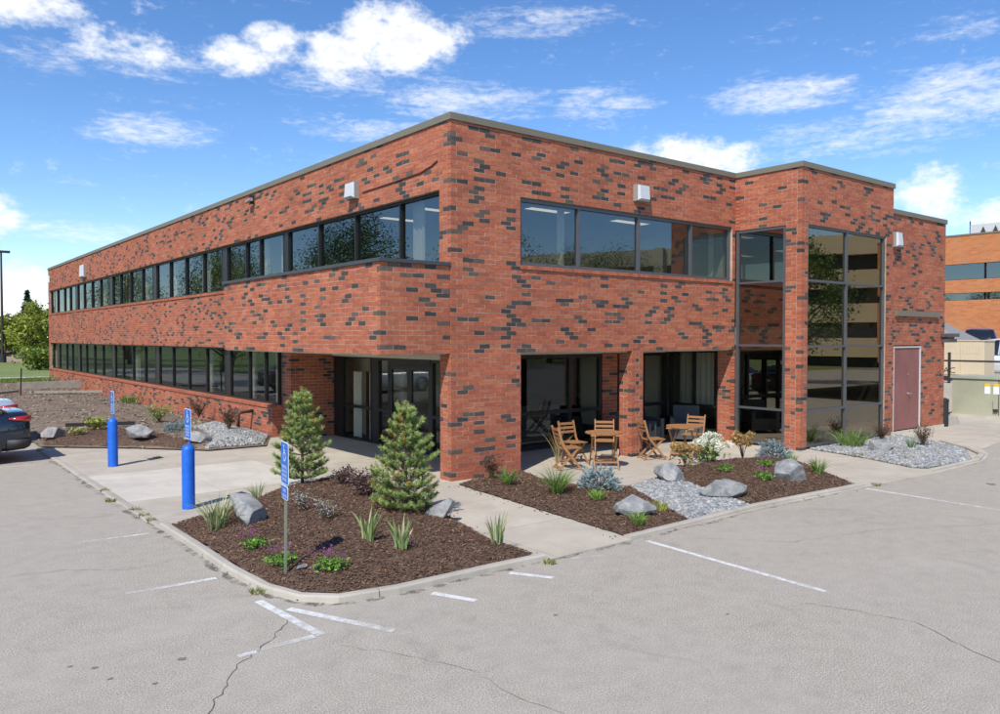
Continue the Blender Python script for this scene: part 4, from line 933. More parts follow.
def leaves(c, size, rs, cols, flat=.3):
    n = len(c); a = unit(rs.normal(size=(n, 3))); a[:, 2] *= flat + .4; a = unit(a); b = unit(np.cross(a, rs.normal(size=(n, 3)))); s = size * rs.uniform(.6, 1.25, (n, 1))
    V = np.stack([c - a * s, c - b * s * .45 + a * s * .1, c + a * s, c + b * s * .45 + a * s * .1], 1).reshape(-1, 3); F = np.arange(4 * n).reshape(-1, 4)
    cols = np.array(cols); k = cols[rs.randint(0, len(cols), n)] * rs.uniform(.7, 1.3, (n, 1)); return V, F, np.repeat(k, 4, 0)
def shrub(name, x, y, z, label, cat, r, h, n, size, cols, seed, stems=14, group=None, up=.5, stemcol=None, shell=.35):
    e = empty(name, (x, y, z)); tag(e, label, cat, group); rs = np.random.RandomState(seed); m = MB(); T = []
    for i in range(stems):
        th = rs.uniform(0, 6.28); rr = r * math.sqrt(rs.uniform(.05, 1)); hh = h * rs.uniform(.6, 1.0); p = np.array([rr * math.cos(th), rr * math.sin(th), hh]); T.append(p)
        m.tube([(0, 0, -.02), (p[0] * .35, p[1] * .35, hh * .5), tuple(p)], [.007, .005, .002], 4, cap=False)
    m.build('stem', stemcol or M_twig, e); T = np.array(T); i = rs.randint(0, stems, n); t = rs.uniform(shell, 1.05, (n, 1)); c = T[i] * t; c[:, :2] = T[i][:, :2] * t ** 1.5; c = c + rs.normal(size=(n, 3)) * r * .16; c[:, 2] = np.maximum(c[:, 2], .02)
    V, F, C = leaves(c, size, rs, cols); put('foliage', np_mesh('foliage', V, F, C), M_leaf, e); return e
PUR = [(.11, .06, .065), (.15, .085, .08), (.075, .042, .046), (.19, .13, .10)]; BRN = [(.11, .06, .04), (.15, .085, .05), (.075, .045, .03)]
shrub('barberry_shrub', -2.12, .05, .2, 'dark purple low shrub right behind the young entrance pine', 'shrub', .24, .27, 700, .026, PUR, 1, 22, 'purple shrubs on the island')
shrub('barberry_shrub', -2.28, -.95, .2, 'larger dark purple shrub between the two young pines', 'shrub', .32, .36, 1100, .027, PUR, 2, 26, 'purple shrubs on the island')
shrub('barberry_shrub', .45, -.62, .1, 'brown barberry shrub against the corner brick pier', 'shrub', .24, .44, 700, .02, BRN, 3, 26, 'brown barberries')
shrub('barberry_shrub', 11.45, -2.3, .07, 'dark brown shrub in the gravel beside the low boulder, near the bay', 'shrub', .26, .45, 500, .022, BRN, 4, 24, 'brown barberries')
shrub('barberry_shrub', 11.3, -3.35, .07, 'brown shrub at the gravel end in front of the maroon door', 'shrub', .26, .52, 600, .022, BRN + [(.12, .11, .05)], 5, 26, 'brown barberries')
shrub('barberry_shrub', -.5, 12.6, .22, 'brown shrub against the low wall behind the gravel', 'shrub', .34, .62, 700, .026, BRN, 6, 26, 'brown barberries')
shrub('barberry_shrub', -.95, 8.75, .24, 'upright brown shrub standing in the gravel by the downpipe', 'shrub', .28, .62, 900, .024, BRN + [(.10, .10, .045)], 7, 26, 'brown barberries')
shrub('leafy_shrub', -1.75, 12.2, .22, 'loose yellow green shrub behind the blue spruce mound near the walk', 'shrub', .42, .5, 900, .03, [(.3, .36, .1), (.22, .3, .08), (.4, .42, .18)], 8, 24)
shrub('hosta_plant', -3.62, 11.0, .25, 'yellow leafed plant behind the farther bollard', 'plant', .3, .28, 160, .07, [(.45, .48, .12), (.36, .42, .1)], 9, 16, 'yellow leafed plants'); shrub('hosta_plant', -4.2, 10.3, .22, 'wilting yellow leafed plant next to the small pale boulder', 'plant', .26, .16, 110, .06, [(.48, .46, .2), (.4, .4, .14)], 10, 14, 'yellow leafed plants')
LAV = [(.36, .36, .40), (.45, .44, .48), (.3, .33, .22), (.28, .34, .16)]
shrub('lavender_plant', -3.55, -1.4, .2, 'grey flowering lavender tuft nearer the entrance pine', 'plant', .17, .30, 320, .017, LAV, 11, 24, 'lavender tufts'); shrub('lavender_plant', -3.48, -2.05, .2, 'grey flowering lavender tuft nearer the striped irises', 'plant', .19, .28, 340, .017, LAV, 12, 24, 'lavender tufts')
def flower(x, y, z, label, seed):
    e = empty('flowering_plant', (x, y, z)); tag(e, label, 'flower', 'small purple flowering plants'); rs = np.random.RandomState(seed); c = rs.normal(size=(230, 3)) * [.075, .075, .03] + [0, 0, .07]; c[:, 2] = np.abs(c[:, 2])
    V, F, C = leaves(c, .028, rs, [(.16, .32, .05), (.22, .40, .07), (.12, .26, .045)], .1); put('leaves', np_mesh('leaves', V, F, C), M_leaf, e)
    m = MB(); n = 14; P = rs.normal(size=(n, 3)) * [.09, .09, .03] + [-.03, .02, .2]
    for p in P: m.tube([(p[0] * .4, p[1] * .4, .04), tuple(p)], .0025, 4, cap=False)
    m.build('stem', M_twig, e); c = (P[:, None] + rs.normal(size=(n, 9, 3)) * [.010, .010, .018]).reshape(-1, 3); V, F, C = leaves(c, .012, rs, [(.33, .08, .27), (.25, .07, .24), (.4, .14, .34)]); put('blossom', np_mesh('blossom', V, F, C), M_petal, e)
for i, (x, y, bd, lb) in enumerate(((-4.70, -2.65, island, 'purple flowers on the island below the pale boulder'), (-4.72, -3.45, island, 'purple flowers beside the sign post'), (-4.42, -4.05, island, 'purple flowers between the sign shadow and the rounded kerb'),
        (4.1, -2.95, bed3, 'green flowering plant just behind the broad gravel boulder'), (5.2, -3.1, bed3, 'green flowering plant behind the cracked boulder, nearer the spruce mound'), (4.0, -3.85, bed3, 'bright green flowering plant between the broad boulder and the cracked boulder'))):
    flower(x, y, bd.z(x, y), lb, 30 + i)
def hydrangea(x, y, z, label, seed, heads, col, leafcol, h, r, nl=260):
    e = empty('hydrangea', (x, y, z)); tag(e, label, 'shrub', 'hydrangeas by the patio'); rs = np.random.RandomState(seed); m = MB(); P = []
    for i in range(heads):
        th = rs.uniform(0, 6.28); rr = r * math.sqrt(rs.uniform(.05, 1)); p = np.array([rr * math.cos(th), rr * math.sin(th), h * rs.uniform(.72, 1.08)]); P.append(p)
        m.tube([(0, 0, -.02), tuple(p * [.4, .4, .55]), tuple(p)], [.007, .005, .004], 5, cap=False)
    m.build('stem', M_twig, e); P = np.array(P)
    if nl:
        i = rs.randint(0, heads, nl); c = P[i] * rs.uniform(.15, .92, (nl, 1)) + rs.normal(size=(nl, 3)) * r * .2; c[:, 2] = np.maximum(c[:, 2], .03); V, F, C = leaves(c, .055, rs, leafcol); put('leaves', np_mesh('leaves', V, F, C), M_leaf, e)
    for p in P:
        d = unit(rs.normal(size=(110, 3))); d[:, 2] = d[:, 2] * .8 + .1; c = p + d * .095 * rs.uniform(.75, 1.05, (110, 1)); V, F, C = leaves(c, .028, rs, col, .6); put('flower_head', np_mesh('flower_head', V, F, C), M_petal, e)
WHT = [(.72, .74, .62), (.66, .70, .52), (.78, .78, .70)]; TAN = [(.44, .29, .10), (.36, .22, .08), (.50, .35, .15)]; HG = [(.16, .27, .06), (.22, .34, .08), (.12, .2, .05)]
hydrangea(5.25, -1.75, bed3.z(5.25, -1.75), 'white blooming hydrangea in front of the second patio table', 1, 13, WHT, HG, .52, .42, 230)
hydrangea(4.35, -1.85, bed3.z(4.35, -1.85), 'withered tan hydrangea behind the upright grey boulder', 2, 11, TAN, [(.25, .3, .1)], .42, .3, 60)
hydrangea(6.05, -2.0, bed3.z(6.05, -2.0), 'withered brown hydrangea beside the blue spruce mound at the bay', 3, 11, TAN, HG, .46, .28, 0)

# ------------------------------------------------------------------ bollards and parking signs
M_blue = mat('blue_plastic_sleeve', (.006, .12, .58), .5, var=.14, scale=9, big=2.2); M_signblue = mat('sign_blue', (.008, .14, .54), .45, var=.04); M_signwhite = mat('sign_white', (.78, .80, .82), .5, var=.03)
M_post = mat('galvanised_post', (.20, .24, .18), .6, .3, var=.1, scale=8); M_black = mat('black_rubber', (.02, .02, .02), .8)
def text_mesh(txt, size, w=None):
    cu = bpy.data.curves.new('t', 'FONT'); cu.body = txt; cu.size = size; cu.align_x = 'CENTER'; cu.resolution_u = 2; o = bpy.data.objects.new('t', cu); link(o); dg = bpy.context.evaluated_depsgraph_get(); me = bpy.data.meshes.new_from_object(o.evaluated_get(dg)); bpy.data.objects.remove(o)
    me.materials.clear(); return me
def access_symbol(mb, cx, cz, s, x):
    """wheelchair symbol in the plane x, facing -x; u runs towards -y"""
    def P(u, v): return (x, cy0 - (cx + u * s), cz + v * s)
    cy0 = 0
    def ribbon(pts, w, closed=False):
        n = len(pts); V = []; F = []
        for i in range(n):
            a = Vector(pts[i - 1 if closed or i else 0]); b = Vector(pts[(i + 1) % n if closed or i < n - 1 else i]); d = (b - a).normalized(); nn = Vector((-d.y, d.x)) * w / 2; p = Vector(pts[i]); V += [P(*(p - nn)), P(*(p + nn))]
        for i in range(n if closed else n - 1): j = (i + 1) % n; F.append((2 * i, 2 * j, 2 * j + 1, 2 * i + 1))
        mb.add(V, F)
    mb.add([P(-.12 + .1 * math.cos(t), .85 + .1 * math.sin(t)) for t in np.linspace(0, 6.28, 13)[:-1]], [tuple(range(12))])
    ribbon([(-.1, .7), (-.07, .28), (.28, .28), (.42, -.12), (.58, -.08)], .11); ribbon([(-.08, .48), (.25, .48)], .09)
    ribbon([(-.2 + 0, .33)] + [(.02 + .36 * math.cos(t), -.02 + .36 * math.sin(t)) for t in np.linspace(2.3, 6.0, 14)], .09)
def sign_plate(parent, w, h, z, x, marks, name='sign_plate'):
    """rounded blue plate facing -x with a white border"""
    def rr(w, h, r, xx):
        L = []
        for cx, cz, a0 in ((w / 2 - r, h / 2 - r, 0), (-w / 2 + r, h / 2 - r, 90), (-w / 2 + r, -h / 2 + r, 180), (w / 2 - r, -h / 2 + r, 270)):
            for k in range(4): t = R(a0 + 30 * k); L.append((xx, -(cx + r * math.cos(t)), z + cz + r * math.sin(t)))
        return L
    m = MB(); A = rr(w, h, .03, x); B = rr(w, h, .03, x + .004); n = len(A); m.add(A + B, [tuple(range(n)), tuple(range(n, 2 * n))[::-1]] + [(i, n + i, n + (i + 1) % n, (i + 1) % n) for i in range(n)]); pl = m.build(name, M_signwhite, parent)
    m = MB(); A = rr(w - .016, h - .016, .024, x - .002); m.add(A, [tuple(range(n))]); m.build('sign_field', M_signblue, pl)
    m = MB(); marks(m); 
    if m.v: m.build('symbol', M_signwhite, pl)
    return pl
def txt(parent, s, size, z, x, stretch=1.):
    me = text_mesh(s, size); o = put('lettering', me, M_signwhite, parent); o.rotation_euler = (R(90), 0, R(-90)); o.location = (x, 0, z); o.scale = (stretch, 1, 1)
def access_sign(root, ztop, x):
    h = .457; zc = ztop - h / 2
    pl = sign_plate(root, .305, h, zc, x, lambda m: access_symbol(m, 0, zc + .075, .13, x - .004))
    for i, (s, sz) in enumerate((('PARKING', .05), ('VEHICLE ID', .042), ('REQUIRED', .042), ('$200 FINE', .042))): txt(pl, s, sz, zc - .055 - i * .045, x - .004)
    return pl
def bollard(x, y, label):
    e = empty('bollard', (x, y, .012)); tag(e, label, 'bollard', 'blue parking bollards'); m = MB(); r = .095
    m.lathe([(r * 1.02, 0), (r, .012), (r, .90)] + [(r * math.cos(t), .90 + r * .95 * math.sin(t)) for t in np.linspace(.15, 1.45, 7)], 28); m.build('sleeve', M_blue, e, smooth=True)
    m = MB(); m.bar((.02, 0, .97), (.02, 0, 1.53), .045, .012, up=(1, 0, 0)); m.build('sign_post', M_blue, e); access_sign(e, 1.535, -.005)
bollard(-4.46, .66, 'blue bollard with parking sign nearer the mulch island'); bollard(-4.41, 5.72, 'blue bollard with parking sign farther along, by the bare planting bed')
e = empty('parking_sign', (-4.80, -3.72, island.z(-4.80, -3.72) - .02), R(-9)); tag(e, 'blue accessible parking sign on a green post standing in the mulch island', 'sign')
m = MB(); m.bar((.012, 0, 0), (.03, 0, 1.42), .05, .02, up=(1, 0, 0)); m.build('post', M_post, e); access_sign(e, 1.445, .012)
pl = sign_plate(e, .26, .15, .90, .010, lambda m: None); txt(pl, 'VAN', .055, .905, .006); txt(pl, 'ACCESSIBLE', .036, .855, .006)
m = MB(); m.lathe([(.035, 0), (.035, .03), (.02, .04)], 14); q = m.build('spotlight_cap', M_black); q.location = (-4.52, -3.95, island.z(-4.52, -3.95)); tag(q, 'small round black cap in the mulch by the purple flowers', 'cap')

# ------------------------------------------------------------------ patio furniture
M_wood = mat('teak', (.34, .165, .065), .6, var=.2, scale=9, bmp=.15, bscale=40); M_wicker = mat('grey_wicker', (.065, .068, .075), .75, var=.25, scale=60, bmp=.5, bscale=120)
def bistro_table(x, y, rz, label):
    e = empty('patio_table', (x, y, .013), rz); tag(e, label, 'table', 'folding wooden patio tables'); r = .38
    n = 8; w = 2 * r / n
    for i in range(n):
        y0 = -r + i * w + .004; y1 = y0 + w - .008; P = []
        for yy in np.linspace(y0, y1, 5): P.append((math.sqrt(max(0, r * r - yy * yy)), yy))
        P += [(-a, b) for a, b in P[::-1]]; m = MB(); m.prism(P, .70, .722); m.build('top_slat', M_wood, e)
    m = MB(); m.bar((-.3, -.3, .685), (-.3, .3, .685), .04, .028); m.bar((.3, -.3, .685), (.3, .3, .685), .04, .028); m.build('batten', M_wood, e)
    for sy in (-.24, .24):
        for sx in (-1, 1): m = MB(); m.bar((sx * .34, sy + sx * .014, 0), (-sx * .28, sy + sx * .014, .67), .025, .045); m.build('leg', M_wood, e)
    m = MB(); m.bar((.22, -.24, .14), (.22, .24, .14), .02, .035); m.bar((-.22, -.24, .14), (-.22, .24, .14), .02, .035); m.build('stretcher', M_wood, e)
def bistro_chair(x, y, rz, label):
    e = empty('folding_chair', (x, y, .013), rz); tag(e, label, 'chair', 'folding wooden patio chairs')
    for s in (-.2, .2): m = MB(); m.bar((.24, s, 0), (-.17, s, .50), .022, .042); m.bar((-.168, s, .495), (-.27, s, .86), .022, .042); m.build('back_leg', M_wood, e)
    for s in (-.172, .172): m = MB(); m.bar((-.26, s, 0), (.17, s, .43), .022, .04); m.build('front_leg', M_wood, e)
    for i in range(6): m = MB(); xx = -.19 + i * .072; m.box((xx, -.195 if i else -.15, .43), (xx + .058, .195 if i else .15, .448)); m.build('seat_slat', M_wood, e)
    for i in range(3): z = .63 + i * .085; xx = -.17 - .10 * (z - .5) / .36; m = MB(); m.bar((xx, -.19, z), (xx, .19, z), .016, .05); m.build('back_slat', M_wood, e)
    m = MB(); m.bar((-.2, -.17, .06), (-.2, .17, .06), .02, .03); m.build('stretcher', M_wood, e)
T1 = (3.32, -.62); T2 = (5.50, -.90)
bistro_table(*T1, .9, 'round folding wooden table nearer the corner brick pier'); bistro_table(*T2, .4, 'round folding wooden table beside the free brick pier')
bistro_chair(2.62, -.30, R(-25), 'folding wooden chair beside the first table, nearest the corner pier'); bistro_chair(3.98, .0, R(-135), 'folding wooden chair tucked behind the first table'); bistro_chair(3.28, .22, R(-95), 'folding wooden chair at the glass side of the first table')
bistro_chair(4.98, -.45, R(-25), 'folding wooden chair in front of the free brick pier'); bistro_chair(6.35, -.48, R(200), 'folding wooden chair behind the second table')
def armchair(x, y, rz, label):
    e = empty('wicker_armchair', (x, y, .013), rz); tag(e, label, 'armchair', 'grey wicker armchairs')
    m = MB(); m.box((-.33, -.30, .08), (.33, .30, .40)); m.build('seat', M_wicker, e); m = MB(); m.obox((-.42, -.33, .05), (.10, 0, 0), (0, .66, 0), (-.08, 0, .82)); m.build('backrest', M_wicker, e)
    for s in (-1, 1): m = MB(); m.box((-.33, s * .36 - .055, .03), (.34, s * .36 + .055, .60)); m.build('armrest', M_wicker, e)
armchair(6.15, .95, R(-60), 'grey wicker armchair half hidden by the free brick pier'); armchair(8.0, 1.0, R(-140), 'grey wicker armchair at the end of the patio under the blind')
armchair(6.95, 1.55, R(-100), 'grey wicker armchair against the patio glass'); armchair(4.6, 3.2, R(-90), 'dark armchair inside the lobby, behind the first patio table'); armchair(5.6, 3.1, R(-90), 'dark armchair inside the lobby, behind the free brick pier')

# ------------------------------------------------------------------ wall lights, antenna, pipe, bin
M_hous = mat('light_housing', (.30, .29, .27), .6, .1, var=.1); M_lens = mat('prismatic_lens', (.55, .56, .57), .25, var=.06, scale=20, bmp=.2, bscale=50)
def wall_light(p, n, w, h, label):
    e = empty('wall_light', p); tag(e, label, 'wall light', 'floodlights on the parapet'); nn = Vector((*n, 0)); uu = Vector((-nn.y, nn.x, 0)); m = MB()
    m.obox(-uu * w / 2 + Vector((0, 0, -h / 2)), uu * w, nn * .12, (0, 0, h)); m.build('housing', M_hous, e)
    m = MB(); o = nn * .12; a = uu * (w / 2 - .015); z = h / 2 - .015
    P = [o - a + Vector((0, 0, -z)), o + a + Vector((0, 0, -z)), o + a + Vector((0, 0, z)), o - a + Vector((0, 0, z))]; b = uu * (w / 2 - .05); P += [o - b + nn * .06 + Vector((0, 0, -z + .03)), o + b + nn * .06 + Vector((0, 0, -z + .03)), o + b + nn * .035 + Vector((0, 0, z - .02)), o - b + nn * .035 + Vector((0, 0, z - .02))]
    m.add([tuple(v) for v in P], [(4, 5, 6, 7), (0, 1, 5, 4), (1, 2, 6, 5), (2, 3, 7, 6), (3, 0, 4, 7)]); m.build('lens', M_lens, e)
wall_light((-.002, 3.62, 5.80), mX, .40, .36, 'white floodlight on the parapet above the entrance box'); wall_light((5.05, -.002, 5.80), mY, .40, .36, 'white floodlight above the upper front window'); wall_light((-.002, 31.1, 5.88), mX, .8, .62, 'floodlight near the far end of the long facade')
wall_light((13.25, -1.722, 5.25), mY, .34, .40, 'floodlight on the end wing beside the bay')
e = empty('security_camera', (-.002, 9.35, 6.40)); tag(e, 'small dark security camera under the coping of the long facade', 'camera'); m = MB(); m.box((-.12, -.03, -.12), (0, .03, .1)); m.build('bracket', M_black, e); m = MB(); m.tube([(-.12, -.12, -.02), (-.14, .18, -.06)], .05, 10); m.build('housing', M_hous, e)
e = empty('roof_vent', (1.2, 20.5, 6.3)); tag(e, 'small rusty vent pipe sticking up behind the long parapet', 'vent'); m = MB(); m.tube([(0, 0, 0), (0, 0, .85)], .07, 10); m.build('pipe', mat('rusty_pipe', (.3, .12, .07), .8), e); m = MB(); m.obox((-.3, -.3, .35), (.6, 0, 0), (0, .9, 0), (0, 0, .18)); m.build('hood', M_hous, e)
m = MB(); m.box((-.03, 40.62, 5.85), (-.004, 41.02, 6.25)); q = m.build('wall_plaque', mat('white_plaque', (.75, .72, .68), .6, var=.3, scale=4)); tag(q, 'white plaque at the far end of the long facade', 'plaque')
m = MB(); m.tube([(-.01, 9.55, .62), (-.35, 9.5, .60), (-.42, 9.5, .56), (-.43, 9.5, .2)], .045, 10); q = m.build('drain_pipe', mat('rusty_iron', (.09, .05, .035), .8, .3, var=.3), smooth=True); tag(q, 'rusty bent drain pipe coming out of the low brick wall', 'pipe')
e = empty('litter_bin', (16.62, -1.62, .012)); tag(e, 'black litter bin at the far brick corner', 'bin'); m = MB(); m.lathe([(.14, 0), (.15, .05), (.15, .72)], 16); m.build('body', M_black, e); m = MB(); m.lathe([(.16, .73), (.16, .80), (.08, .84)], 16); m.build('lid', M_black, e)
# timber and debris on the bare ground
M_timber = mat('grey_timber', (.30, .27, .22), .9, var=.25, scale=6, bmp=.3)
def timber(p, q, a, b, label, c=None): m = MB(); m.bar(p, q, a, b); o = m.build('timber_beam', c or M_timber); tag(o, label, 'timber', 'old landscape timbers')
timber((-2.9, 31.2, .38), (-.25, 31.0, .40), .14, .34, 'upright landscape timber ending against the low brick wall'); timber((-2.9, 27.4, .30), (-.3, 26.0, .30), .14, .09, 'pale landscape timber lying across the bare ground'); timber((-4.6, 27.0, .28), (-3.2, 28.5, .3), .12, .1, 'dark landscape timber lying by the fence stakes')
timber((-4.15, 12.2, .28), (-2.55, 11.6, .28), .10, .09, 'black edging strip lying behind the yellow leafed plants', M_black)
for i, (x, y, h) in enumerate(((-3.3, 27.0, 1.35), (-4.4, 26.0, 1.5))):
    m = MB(); m.bar((x, y, 0), (x + .05, y, h), .05, .05); o = m.build('fence_stake', M_black); tag(o, ['thin black stake standing in the bare ground, nearer the building', 'thin black stake standing in the bare ground, behind the parked cars'][i], 'stake', 'black stakes')
# ------------------------------------------------------------------ vehicles
M_carglass = mat('car_glass', (.012, .014, .016), .05, var=.02, spec=.8); M_tyre = mat('tyre', (.02, .02, .02), .85, var=.1); M_rim = mat('alloy', (.45, .45, .46), .3, .8, var=.05); M_chrome = mat('chrome', (.6, .6, .62), .12, 1, var=.02)
M_taill = mat('tail_lamp', (.38, .012, .014), .12, var=.05, coat=1); M_headl = mat('head_lamp', (.6, .62, .65), .08, var=.03, coat=1); M_trim = mat('dark_trim', (.018, .018, .02), .6)
def paint(name, c): return mat('paint_' + name, c, .32, .35, var=.03, scale=3, coat=1)
def loft(mb, secs):
    n = len(secs[0]); V = [p for s in secs for p in s]; F = []
    for i in range(len(secs) - 1):
        for k in range(n - 1): F.append((i * n + k, (i + 1) * n + k, (i + 1) * n + k + 1, i * n + k + 1))
    F.append(tuple(range(n))); F.append(tuple((len(secs) - 1) * n + k for k in range(n))[::-1]); mb.add(V, F)
def car(name, x, y, z, rz, pm, label, cat='car', suv=False, group='parked cars'):
    """tail at local x = 0, nose at +x"""
    e = empty(name, (x, y, z), rz); tag(e, label, cat, group); Ln = 4.75; hw = .91
    #         x     bottom top   half width
    if suv: st = [(0, .42, .80, .80), (.03, .36, .98, .86), (.16, .27, 1.02, .90), (.5, .24, 1.04, .93), (1.3, .22, 1.04, .94), (2.6, .21, 1.03, .94), (3.4, .21, 1.03, .94), (3.75, .22, 1.04, .93), (4.3, .25, 1.0, .90), (4.62, .3, .9, .84), (4.75, .4, .74, .74)]
    else: st = [(0, .50, .86, .76), (.02, .40, 1.05, .82), (.12, .29, 1.10, .87), (.45, .24, 1.08, .90), (1.0, .21, 1.02, .91), (2.0, .19, .97, .91), (3.1, .18, .95, .91), (3.6, .19, .95, .91), (4.2, .21, .86, .88), (4.6, .26, .74, .80), (4.75, .34, .60, .68)]
    S = []
    for a, zb, zt, w in st:
        r = [(-.72, zb), (-.95, zb + .06), (-1.0, zb + (zt - zb) * .35), (-1.0, zb + (zt - zb) * .6), (-.965, zt - (zt - zb) * .16), (-.88, zt - .025), (-.6, zt), (0, zt + .012), (.6, zt), (.88, zt - .025), (.965, zt - (zt - zb) * .16), (1.0, zb + (zt - zb) * .6), (1.0, zb + (zt - zb) * .35), (.95, zb + .06), (.72, zb)]
        S.append([(a, p * w, q) for p, q in r])
    m = MB(); loft(m, S); b = m.build('body', pm, e, smooth=True)
    bm = bmesh.new(); bm.from_mesh(b.data); bmesh.ops.recalc_face_normals(bm, faces=bm.faces); bm.to_mesh(b.data); bm.free(); sb = b.modifiers.new('s', 'SUBSURF'); sb.levels = sb.render_levels = 2
    zr = 1.68 if suv else 1.43; zb_ = 1.0 if suv else .93
    cs = [(.22, zb_, 1.08, .80, .80), (.62, zb_, zr - .05, .83, .64), (1.2, zb_, zr, .84, .66), (2.2, zb_, zr, .84, .66), (2.75, zb_, zr - .07, .84, .64), (3.65, zb_ - .03, 1.0, .80, .78)] if suv else [(.42, 1.0, 1.085, .78, .76), (1.05, zb_, zr - .07, .82, .58), (1.55, zb_, zr, .83, .60), (2.3, zb_, zr, .83, .60), (2.75, zb_, zr - .06, .83, .58), (3.5, zb_ - .02, .965, .80, .76)]
    m = MB(); loft(m, [[(a, -wb, z0), (a, -wb * .45 - wt * .55, z0 * .4 + z1 * .6), (a, -wt, z1 - .03), (a, -wt * .6, z1), (a, wt * .6, z1), (a, wt, z1 - .03), (a, wb * .45 + wt * .55, z0 * .4 + z1 * .6), (a, wb, z0)] for a, z0, z1, wb, wt in cs]); c = m.build('cabin_glass', M_carglass, e, smooth=True)
    bm = bmesh.new(); bm.from_mesh(c.data); bmesh.ops.recalc_face_normals(bm, faces=bm.faces); bm.to_mesh(c.data); bm.free()
    m = MB(); rs4 = cs[1:5]; V = []
    for a, z0, z1, wb, wt in rs4: V += [(a, -wt - .012, z1 - .045), (a, -wt * .6, z1 + .008), (a, wt * .6, z1 + .008), (a, wt + .012, z1 - .045)]
    F = [(i * 4 + k, (i + 1) * 4 + k, (i + 1) * 4 + k + 1, i * 4 + k + 1) for i in range(3) for k in range(3)]; m.add(V, [f[::-1] for f in F]); rf = m.build('roof', pm, e, smooth=True); so = rf.modifiers.new('t', 'SOLIDIFY'); so.thickness = .02
    for s in (-1, 1):                                             # pillars
        for i, j in ((0, 1), (5, 4)):
            m = MB(); a0, z0, z1, wb, wt = cs[i]; a1, y0, y1, vb, vt = cs[j]; m.bar((a0 + (.1 if i == 0 else -.1), s * (wb + .0), z1 - .03), (a1, s * (vt + .01), y1 - .03), .05, .06); m.build('pillar', pm, e)
        m = MB(); a1, y0, y1, vb, vt = cs[3]; m.bar((a1 - .1, s * (vb + .012), y0), (a1 - .15, s * (vt + .014), y1 - .03), .05, .05); m.build('pillar', pm, e)
        m = MB(); m.obox((2.95, s * .90, .93), (.16, 0, 0), (0, s * .17, .02), (0, 0, .12)); m.build('mirror', pm, e)
        for wx in (.95, 3.72):
            q = MB(); q.lathe([(.30, -.11), (.335, -.09), (.335, .09), (.30, .11)], 24); t = q.build('tyre', M_tyre, e); t.location = (wx, s * (hw - .10), .335); t.rotation_euler = (R(90), 0, 0)
            q = MB(); q.lathe([(.21, -.115), (.22, 0), (.21, .115)], 20); q2 = q.build('rim', M_rim, t)
            q = MB(); k = 22; V = [(wx + .39 * math.cos(a_), s * (hw + .012 if not suv else hw + .035), .335 + .39 * math.sin(a_)) for a_ in np.linspace(-.35, math.pi + .35, k)]; V2 = [(wx + .33 * math.cos(a_), s * (hw + .013 if not suv else hw + .036), .335 + .33 * math.sin(a_)) for a_ in np.linspace(-.35, math.pi + .35, k)]
            q.add(V + V2, [(i, i + 1, k + i + 1, k + i) for i in range(k - 1)]); q.build('wheel_arch', M_trim, e)
        tz = .78 if not suv else .82; m = MB(); V = [(.02, s * .46, tz + .06), (.005, s * .60, tz + .07), (.035, s * .80, tz + .09), (.15, s * .892, tz + .10), (.42, s * .915, tz + .15), (.02, s * .46, tz + .16), (.005, s * .60, tz + .19), (.035, s * .80, tz + .22), (.15, s * .875, tz + .215), (.42, s * .90, tz + .18)]
        V = [(a - .02 * (a < .1), b_ + s * .015, c_) for a, b_, c_ in V]; m.add(V, [(0, 1, 6, 5), (1, 2, 7, 6), (2, 3, 8, 7), (3, 4, 9, 8)]); t = m.build('tail_lamp', M_taill, e, smooth=True); so = t.modifiers.new('t', 'SOLIDIFY'); so.thickness = .03; so.offset = 0
        m = MB(); hz_ = .62 if not suv else .74; m.obox((4.42, s * .55, hz_), (.24, -s * .06, -.02), (-.18, s * .3, .02), (0, 0, .13)); m.build('head_lamp', M_headl, e)
    m = MB(); loft(m, [[(a - (.018 if a < .3 else 0), p * w * 1.014, q) for p, q in ((-.72, zb - .012), (-.955, zb + .05), (-1.0, zb + .12), (-1.0, .50), (-.6, .505), (.6, .505), (1.0, .50), (1.0, zb + .12), (.955, zb + .05), (.72, zb - .012))] for a, zb, zt, w in ((0, .36, 0, .77), (.03, .32, 0, .83), (.12, .28, 0, .87), (.45, .25, 0, .9))]); rbp = m.build('rear_bumper', M_trim, e, smooth=True)
    bm = bmesh.new(); bm.from_mesh(rbp.data); bmesh.ops.recalc_face_normals(bm, faces=bm.faces); bm.to_mesh(rbp.data); bm.free()
    m = MB(); m.box((-.03, -.16, .70), (.02, .16, .80)); m.build('number_plate', M_signwhite, e)
    m = MB(); m.box((4.62, -.5, .36), (4.76, .5, .5)); m.build('grille', M_trim, e)
    for s in (-1, 1): m = MB(); m.box((1.75, s * .925, .80), (1.93, s * .945, .825)); m.build('door_handle', M_chrome, e)
    return e
P_navy = paint('navy', (.008, .018, .034)); P_silver = paint('silver', (.45, .50, .55)); P_white = paint('white', (.75, .76, .77)); P_black = paint('black', (.015, .015, .017)); P_red = paint('red', (.35, .02, .02)); P_blue = paint('blue', (.02, .05, .2)); P_maroon = paint('maroon', (.12, .02, .025))
car('parked_car', -5.60, 8.35, 0, R(180), P_navy, 'dark blue sedan with its tail towards the bare planting bed')
car('parked_car', -5.42, 11.7, 0, R(180), P_silver, 'silver car half hidden behind the dark blue sedan', suv=False)
car('parked_car', -6.2, 22.0, 0, R(180), P_white, 'white sport utility car mirrored in the lower windows by the entrance', suv=True); car('parked_car', -6.2, 25.2, 0, R(180), P_black, 'black car mirrored in the lower windows beside the white one')
car('parked_car', -16, 36, 0, R(60), P_blue, 'blue car mirrored in the far lower windows', suv=True)
